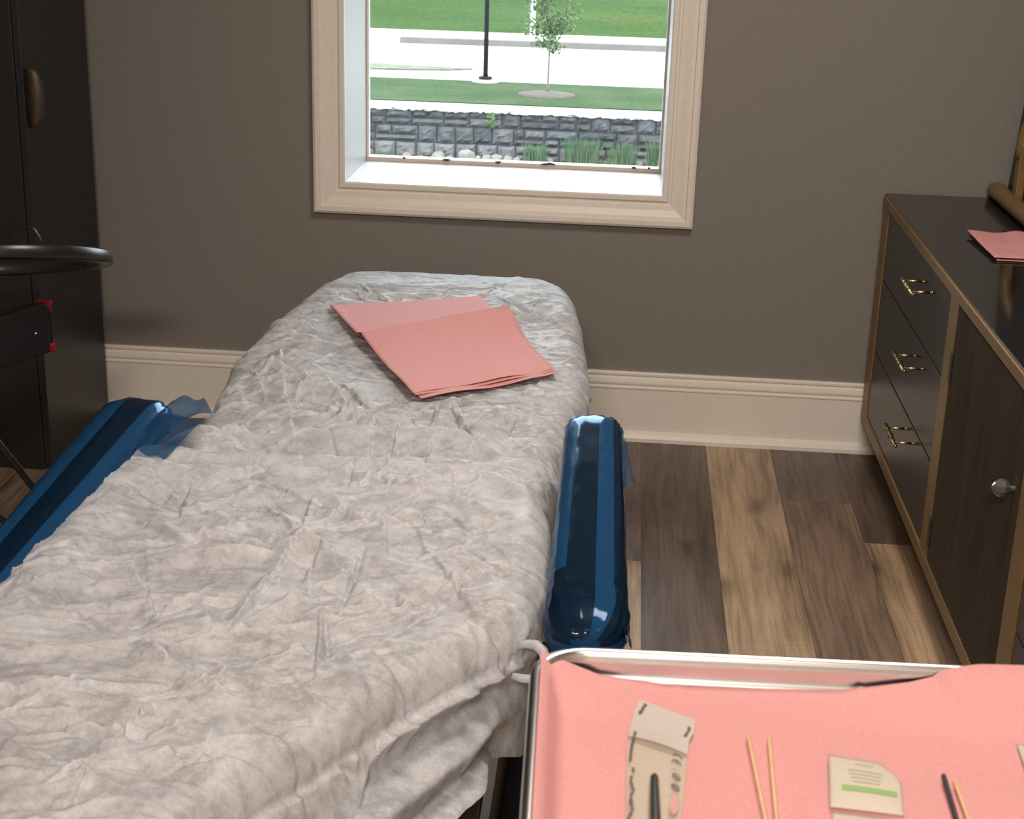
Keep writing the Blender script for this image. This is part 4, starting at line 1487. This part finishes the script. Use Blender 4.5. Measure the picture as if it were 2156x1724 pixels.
MB().tube([tp(0.455, 0.0, 0.02), tp(0.455, 0.33, 0.02)], 0.014, 10).build('base', M['steel'], stand, True)
MB().tube([tp(0.455, 0.16, 0.02), tp(0.20, 0.16, 0.02)], 0.014, 10).build('foot', M['steel'], stand, True)


# pink liner
def LZ(u, v):
    """height of the liner; u, v in tray coordinates"""
    flat = TZ - 0.0200
    left = smoothstep(0.026, 0.009, u) * 0.0200
    fy = np.interp(u, [0.0, 0.02, 0.05, 0.10, 0.16, 0.22, 0.27, 0.30, 0.5], [0.0200, 0.016, 0.005, 0.0005, 0.0005, 0.003, 0.011, 0.0180, 0.0205])
    far = smoothstep(0.075, 0.010, v) * fy
    return flat + np.maximum(left, far)


nu, nv = 120, 80
U, V = np.meshgrid(np.linspace(0.0075, 0.475, nu), np.linspace(0, 1, nv), indexing='ij')
far_v = np.interp(U, [0, 0.02, 0.05, 0.10, 0.16, 0.22, 0.27, 0.30, 0.32, 0.5], [0.014, 0.016, 0.017, 0.0170, 0.0170, 0.0165, 0.0145, 0.010, 0.004, 0.002])
Vv = far_v + (0.308 - far_v) * V
Zl = LZ(U, Vv) + 0.0012 * vnoise(U, Vv, 70, 18)
for (x0, sl) in ((0.105, 0.03), (0.235, -0.01)):
    Zl += 0.0012 * np.exp(-((U - x0 - sl * Vv) / 0.0022) ** 2)
dd = U - (0.285 + 0.30 * Vv)
Zl += 0.0035 * smoothstep(-0.003, 0.004, dd) * smoothstep(0.12, 0.02, Vv)
Xl = T0.x + U * ca + Vv * sa
Yl = T0.y + U * sa - Vv * ca
liner = grid_obj('tray_liner', np.stack([Xl, Yl, Zl], -1), M['pink'], flip=True)
tag(liner, 'pink paper liner spread in the steel tray under the instruments', 'tray liner')


def lz(x, y):
    dx, dy = x - T0.x, y - T0.y
    u = dx * ca + dy * sa
    v = dx * sa - dy * ca
    return float(LZ(np.array(u), np.array(v))) + 0.0014


M['pouch'] = mat('pouch_paper', (0.52, 0.44, 0.36), 0.5)
M['clear'] = None
cm = bpy.data.materials.new('clear_pouch_film')
cm.use_nodes = True
t = NT(cm)
t.b.inputs['Base Color'].default_value = (0.55, 0.475, 0.39, 1)
t.b.inputs['Roughness'].default_value = 0.25
n = t.noise(t.coords((1, 0.3, 1)), 60, 3)
t.bump(n, 0, 0.3, 0.003)
trp = t.add('ShaderNodeBsdfTransparent')
mxs = t.add('ShaderNodeMixShader')
mxs.inputs[0].default_value = 0.25
t.link(trp, 0, mxs, 1)
t.link(t.b, 0, mxs, 2)
t.link(mxs, 0, t.n['Material Output'], 0)
M['clear'] = cm
M['ink'] = mat('grey_ink', (0.07, 0.055, 0.05), 0.7)
M['pinkink'] = mat('pink_indicator', (0.55, 0.30, 0.27), 0.7)

# sterile pouch
pouch = empty('sterile_pouch', (0.044, 0.83, lz(0.044, 0.83)))
tag(pouch, 'cream sterilisation pouch with printed marks and a black tool inside', 'pouch')
Lft = [(0.0285, 0.943), (0.0225, 0.905), (0.0208, 0.880), (0.0212, 0.806), (0.0195, 0.795), (0.020, 0.70)]
Rgt = [(0.0672, 0.920), (0.0655, 0.903), (0.0620, 0.894), (0.0560, 0.820), (0.0530, 0.795), (0.050, 0.70)]


def side(tbl, y):
    ys = [p[1] for p in tbl][::-1]
    xs = [p[0] for p in tbl][::-1]
    return np.interp(y, ys, xs)


def pz(w_, t_):
    return 0.0012 + 0.0034 * np.sin(PI * np.clip(w_, 0, 1)) ** 0.8 * smoothstep(0.10, 0.30, t_)


tt = np.linspace(0, 1, 40)
ww = np.linspace(0, 1, 16)


def pouch_pt(t_, w_, lift=0.0):
    yl = 0.943 + (0.70 - 0.943) * t_
    yr = 0.920 + (0.70 - 0.920) * t_
    xl, xr = side(Lft, yl), side(Rgt, yr)
    x = xl + (xr - xl) * w_
    y = yl + (yr - yl) * w_
    return x, y, TZ - 0.0200 + 0.0018 + pz(w_, t_) + lift


Pp = np.array([[pouch_pt(a, b) for b in ww] for a in tt])
Pb = Pp.copy()
Pb[..., 2] = TZ - 0.0200 + 0.0014
grid_obj('paper_back', Pb, M['pouch'], pouch)
k8 = 9
o = grid_obj('seal_band', Pp[:k8] + np.array([0, 0, 0.0004]), M['pouch'], pouch)
tag(o, 'greyish paper seal band')
o.data.materials.clear()
o.data.materials.append(mat('seal_paper', (0.46, 0.41, 0.375), 0.5))
grid_obj('film_front', Pp[k8 - 1:], cm, pouch)


def on_pouch(a, b, la, lb, name, m, rot=0.0):
    """small printed bar at pouch coordinates (a along, b across)"""
    vs, fs = [], []
    for (da, db) in ((-la, -lb), (-la, lb), (la, lb), (la, -lb)):
        c_, s_ = math.cos(rot), math.sin(rot)
        x, y, z = pouch_pt(a + da * c_ - db * s_ * 0.25, b + da * s_ * 4 + db * c_, 0.0009)
        vs.append((x, y, z))
    return vs


def marks(name, items, m):
    b_ = MB()
    for it in items:
        b_.add(on_pouch(*it), [(0, 1, 2, 3)])
    b_.build(name, m, pouch)


rr = random.Random(2)
txt = []
for (a0, a1, b0, ht) in ((0.015, 0.075, 0.135, 0.035), (0.175, 0.335, 0.105, 0.030), (0.055, 0.110, 0.915, 0.030)):
    a = a0
    while a < a1:
        ln = rr.uniform(0.004, 0.008)
        txt.append((a + ln / 2, b0 + (0.05 * (a0 - a) / (a1 - a0) if b0 < 0.5 else 0.0), ln / 2, ht * rr.uniform(0.6, 1), '', None, rr.uniform(-0.4, 0.4)))
        a += ln + 0.003
for a in np.linspace(0.37, 0.62, 26):
    txt.append((a, 0.09 + 0.02 * math.sin(a * 70), 0.0032, 0.045 * rr.uniform(0.5, 1), '', None, rr.uniform(-0.6, 0.6)))
for (a, b) in ((0.60, 0.885), (0.615, 0.885), (0.645, 0.885), (0.655, 0.885)):
    txt.append((a, b, 0.005, 0.06, '', None, 0.1))
txt = [tuple(x[:4]) + ('', None, x[6]) for x in txt]
for sel in (lambda x: x[1] < 0.2 and x[0] < 0.1, lambda x: x[1] < 0.2 and 0.1 < x[0] < 0.4, lambda x: x[1] < 0.2 and x[0] > 0.4, lambda x: x[1] > 0.6 and x[0] < 0.2, lambda x: x[1] > 0.6 and x[0] > 0.5):
    marks('printed_text', [x for x in txt if sel(x)], M['ink'])


def arc_marks(ca_, cb_, ra, rb, a0, a1, wd, n=12):
    out_ = []
    for k in range(n):
        q0, q1 = a0 + (a1 - a0) * k / n, a0 + (a1 - a0) * (k + 1) / n
        vs = []
        for (q, s) in ((q0, 1 - wd), (q0, 1 + wd), (q1, 1 + wd), (q1, 1 - wd)):
            vs.append(pouch_pt(ca_ + ra * s * math.cos(q), cb_ + rb * s * math.sin(q), 0.0009))
        out_.append(vs)
    return out_


sy = MB()
for vs in arc_marks(0.255, 0.84, 0.022, 0.075, 0.5 * PI - 1.35 + PI * 0.5, 0.5 * PI + 1.35 + PI * 0.5, 0.13):      # C
    sy.add(vs, [(0, 1, 2, 3)])
for vs in arc_marks(0.290, 0.835, 0.022, 0.075, 0.5 * PI - 1.35 + PI * 0.5, 0.5 * PI + 1.35 + PI * 0.5, 0.13):     # E
    sy.add(vs, [(0, 1, 2, 3)])
sy.add(on_pouch(0.279, 0.835, 0.011, 0.011, '', None), [(0, 1, 2, 3)])
for (a, b) in ((0.355, 0.85), (0.410, 0.85)):
    for vs in arc_marks(a, b, 0.016, 0.065, 0, 2 * PI, 0.14, 18):
        sy.add(vs, [(0, 1, 2, 3)])
    sy.add(on_pouch(a, b, 0.011, 0.010, '', None, 0.5), [(0, 1, 2, 3)])
    sy.add(on_pouch(a, b, 0.003, 0.045, '', None, 0.0), [(0, 1, 2, 3)])
sy.build('printed_symbols', M['ink'], pouch)
ip = MB().loft([[pouch_pt(0.49 + 0.048 * math.cos(q), 0.865 + 0.085 * math.sin(q), l) for q in np.linspace(0, 2 * PI, 20)[:-1]] for l in (0.0006, 0.0009)])
ip.build('indicator_patch', M['pinkink'], pouch)

# the black tool inside the pouch
pen = MB()
yy = [0.846, 0.8455, 0.844, 0.842, 0.838, 0.80, 0.76, 0.712, 0.710]
hw_ = [0.0006, 0.0016, 0.0025, 0.0029, 0.0030, 0.0038, 0.0041, 0.0041, 0.002]
rings = []
for y, h in zip(yy, hw_):
    rings.append([(0.0384 + 0.000 + h * math.cos(q), y, TZ - 0.0200 + 0.0052 + min(h, 0.0016) * math.sin(q)) for q in np.linspace(0, 2 * PI, 17)[:-1]])
tag(pen.loft(rings).build('tweezers_handle', M['satinblack'], None, True), 'matte black round ended tool showing through the sterile pouch', 'tool')


def stick(p, q, r, m, label, cat, name, group=None):
    a = Vector((p[0], p[1], lz(*p) + r + 0.0008))
    b = Vector((q[0], q[1], lz(*q) + r + 0.0008))
    pts = [a + (b - a) * f_ for f_ in (0, 0.01, 0.03, 0.97, 0.99, 1)]
    tag(MB().tube([tuple(x) for x in pts], [r * 0.4, r * 0.8, r, r, r * 0.8, r * 0.4], 10).build(name, m, None, True), label, cat, group)


stick((0.1015, 0.906), (0.1075, 0.770), 0.0013, M['wood'], 'left one of the two wooden sticks beside the sterile pouch', 'stick', 'wooden_stick', 'wooden sticks on the tray')
stick((0.1155, 0.905), (0.1115, 0.770), 0.0013, M['wood'], 'right one of the two wooden sticks beside the sterile pouch', 'stick', 'wooden_stick', 'wooden sticks on the tray')
M['inkblack'] = mat('black_stick', (0.012, 0.008, 0.010), 0.5)
stick((0.2245, 0.872), (0.2215, 0.745), 0.0017, M['inkblack'], 'thin black stick on the pink liner right of the green striped packets', 'stick', 'black_stick')
stick((0.2305, 0.866), (0.2310, 0.760), 0.0013, M['wood'], 'wooden stick lying right against the thin black stick', 'stick', 'wooden_stick', 'wooden sticks on the tray')

# prep pad packets
M['packet'] = mat('packet_paper', (0.50, 0.45, 0.37), 0.55)
M['green'] = mat('green_print', (0.20, 0.38, 0.11), 0.6)
M['greytext'] = mat('pale_grey_print', (0.42, 0.38, 0.30), 0.6)


def packet(cs, label, lift, bars, name='prep_pad_packet', group='prep pad packets on the tray', fold=None):
    root = empty(name, (sum(c[0] for c in cs) / 4, sum(c[1] for c in cs) / 4, TZ - 0.0200 + 0.0018))
    tag(root, label, 'packet', group)
    a, b, c, d = [np.array(p) for p in cs]

    def pt(u, v, up=0.0):
        p = a * (1 - u) * (1 - v) + b * u * (1 - v) + c * u * v + d * (1 - u) * v
        if fold:   # rounded, curled-in far right corner
            k = max(0.0, u - 0.70) / 0.30 * max(0.0, 0.35 - v) / 0.35
            p = p + np.array([-0.006 * k, -0.010 * k])
        pf = math.sin(PI * u) * math.sin(PI * v)
        return (p[0], p[1], TZ - 0.0200 + 0.0022 + lift + 0.0016 * pf ** 0.6 + up)
    G = np.array([[pt(u, v) for v in np.linspace(0, 1, 18)] for u in np.linspace(0, 1, 24)])
    o_ = grid_obj('wrapper', G, M['packet'], root, flip=True)
    s_ = o_.modifiers.new('thickness', 'SOLIDIFY')
    s_.thickness = 0.0009
    s_.offset = 1
    for (nm, m, rects) in bars:
        b_ = MB()
        for (u0, u1, v0, v1) in rects:
            nn_ = 10
            vs, fs = [], []
            for k in range(nn_ + 1):
                u = u0 + (u1 - u0) * k / nn_
                vs += [pt(u, v0, 0.0004), pt(u, v1, 0.0004)]
            for k in range(nn_):
                fs.append((2 * k, 2 * k + 1, 2 * k + 3, 2 * k + 2))
            b_.add(vs, fs)
        b_.build(nm, m, root)
    return root


tx_ = [(0.36, 0.62, 0.135, 0.150)] + [(0.26 + 0.02 * k, 0.74 - 0.015 * k, 0.27 + 0.075 * k, 0.29 + 0.075 * k) for k in range(4)]
packet([(0.1530, 0.8875), (0.1985, 0.8790), (0.1920, 0.8230), (0.1470, 0.8270)], 'cream packet with a green stripe on the tray, far one of two', 0.0012,
       [('green_stripe', M['green'], [(0.17, 0.92, 0.595, 0.695)]), ('small_print', M['greytext'], tx_)], fold=True)
packet([(0.1478, 0.8225), (0.1915, 0.8180), (0.1870, 0.7600), (0.1425, 0.7640)], 'cream packet with faint green print, near one of two on the tray', 0.0004,
       [('green_stripe', M['green'], [(0.5, 0.8, 0.30, 0.36)]), ('small_print', M['greytext'], [(0.2, 0.5, 0.2, 0.23)])])
packet([(0.2815, 0.918), (0.322, 0.914), (0.318, 0.868), (0.2795, 0.872)], 'white packet on the pink liner at the right picture edge', 0.0006, [], name='gauze_packet', group=None)
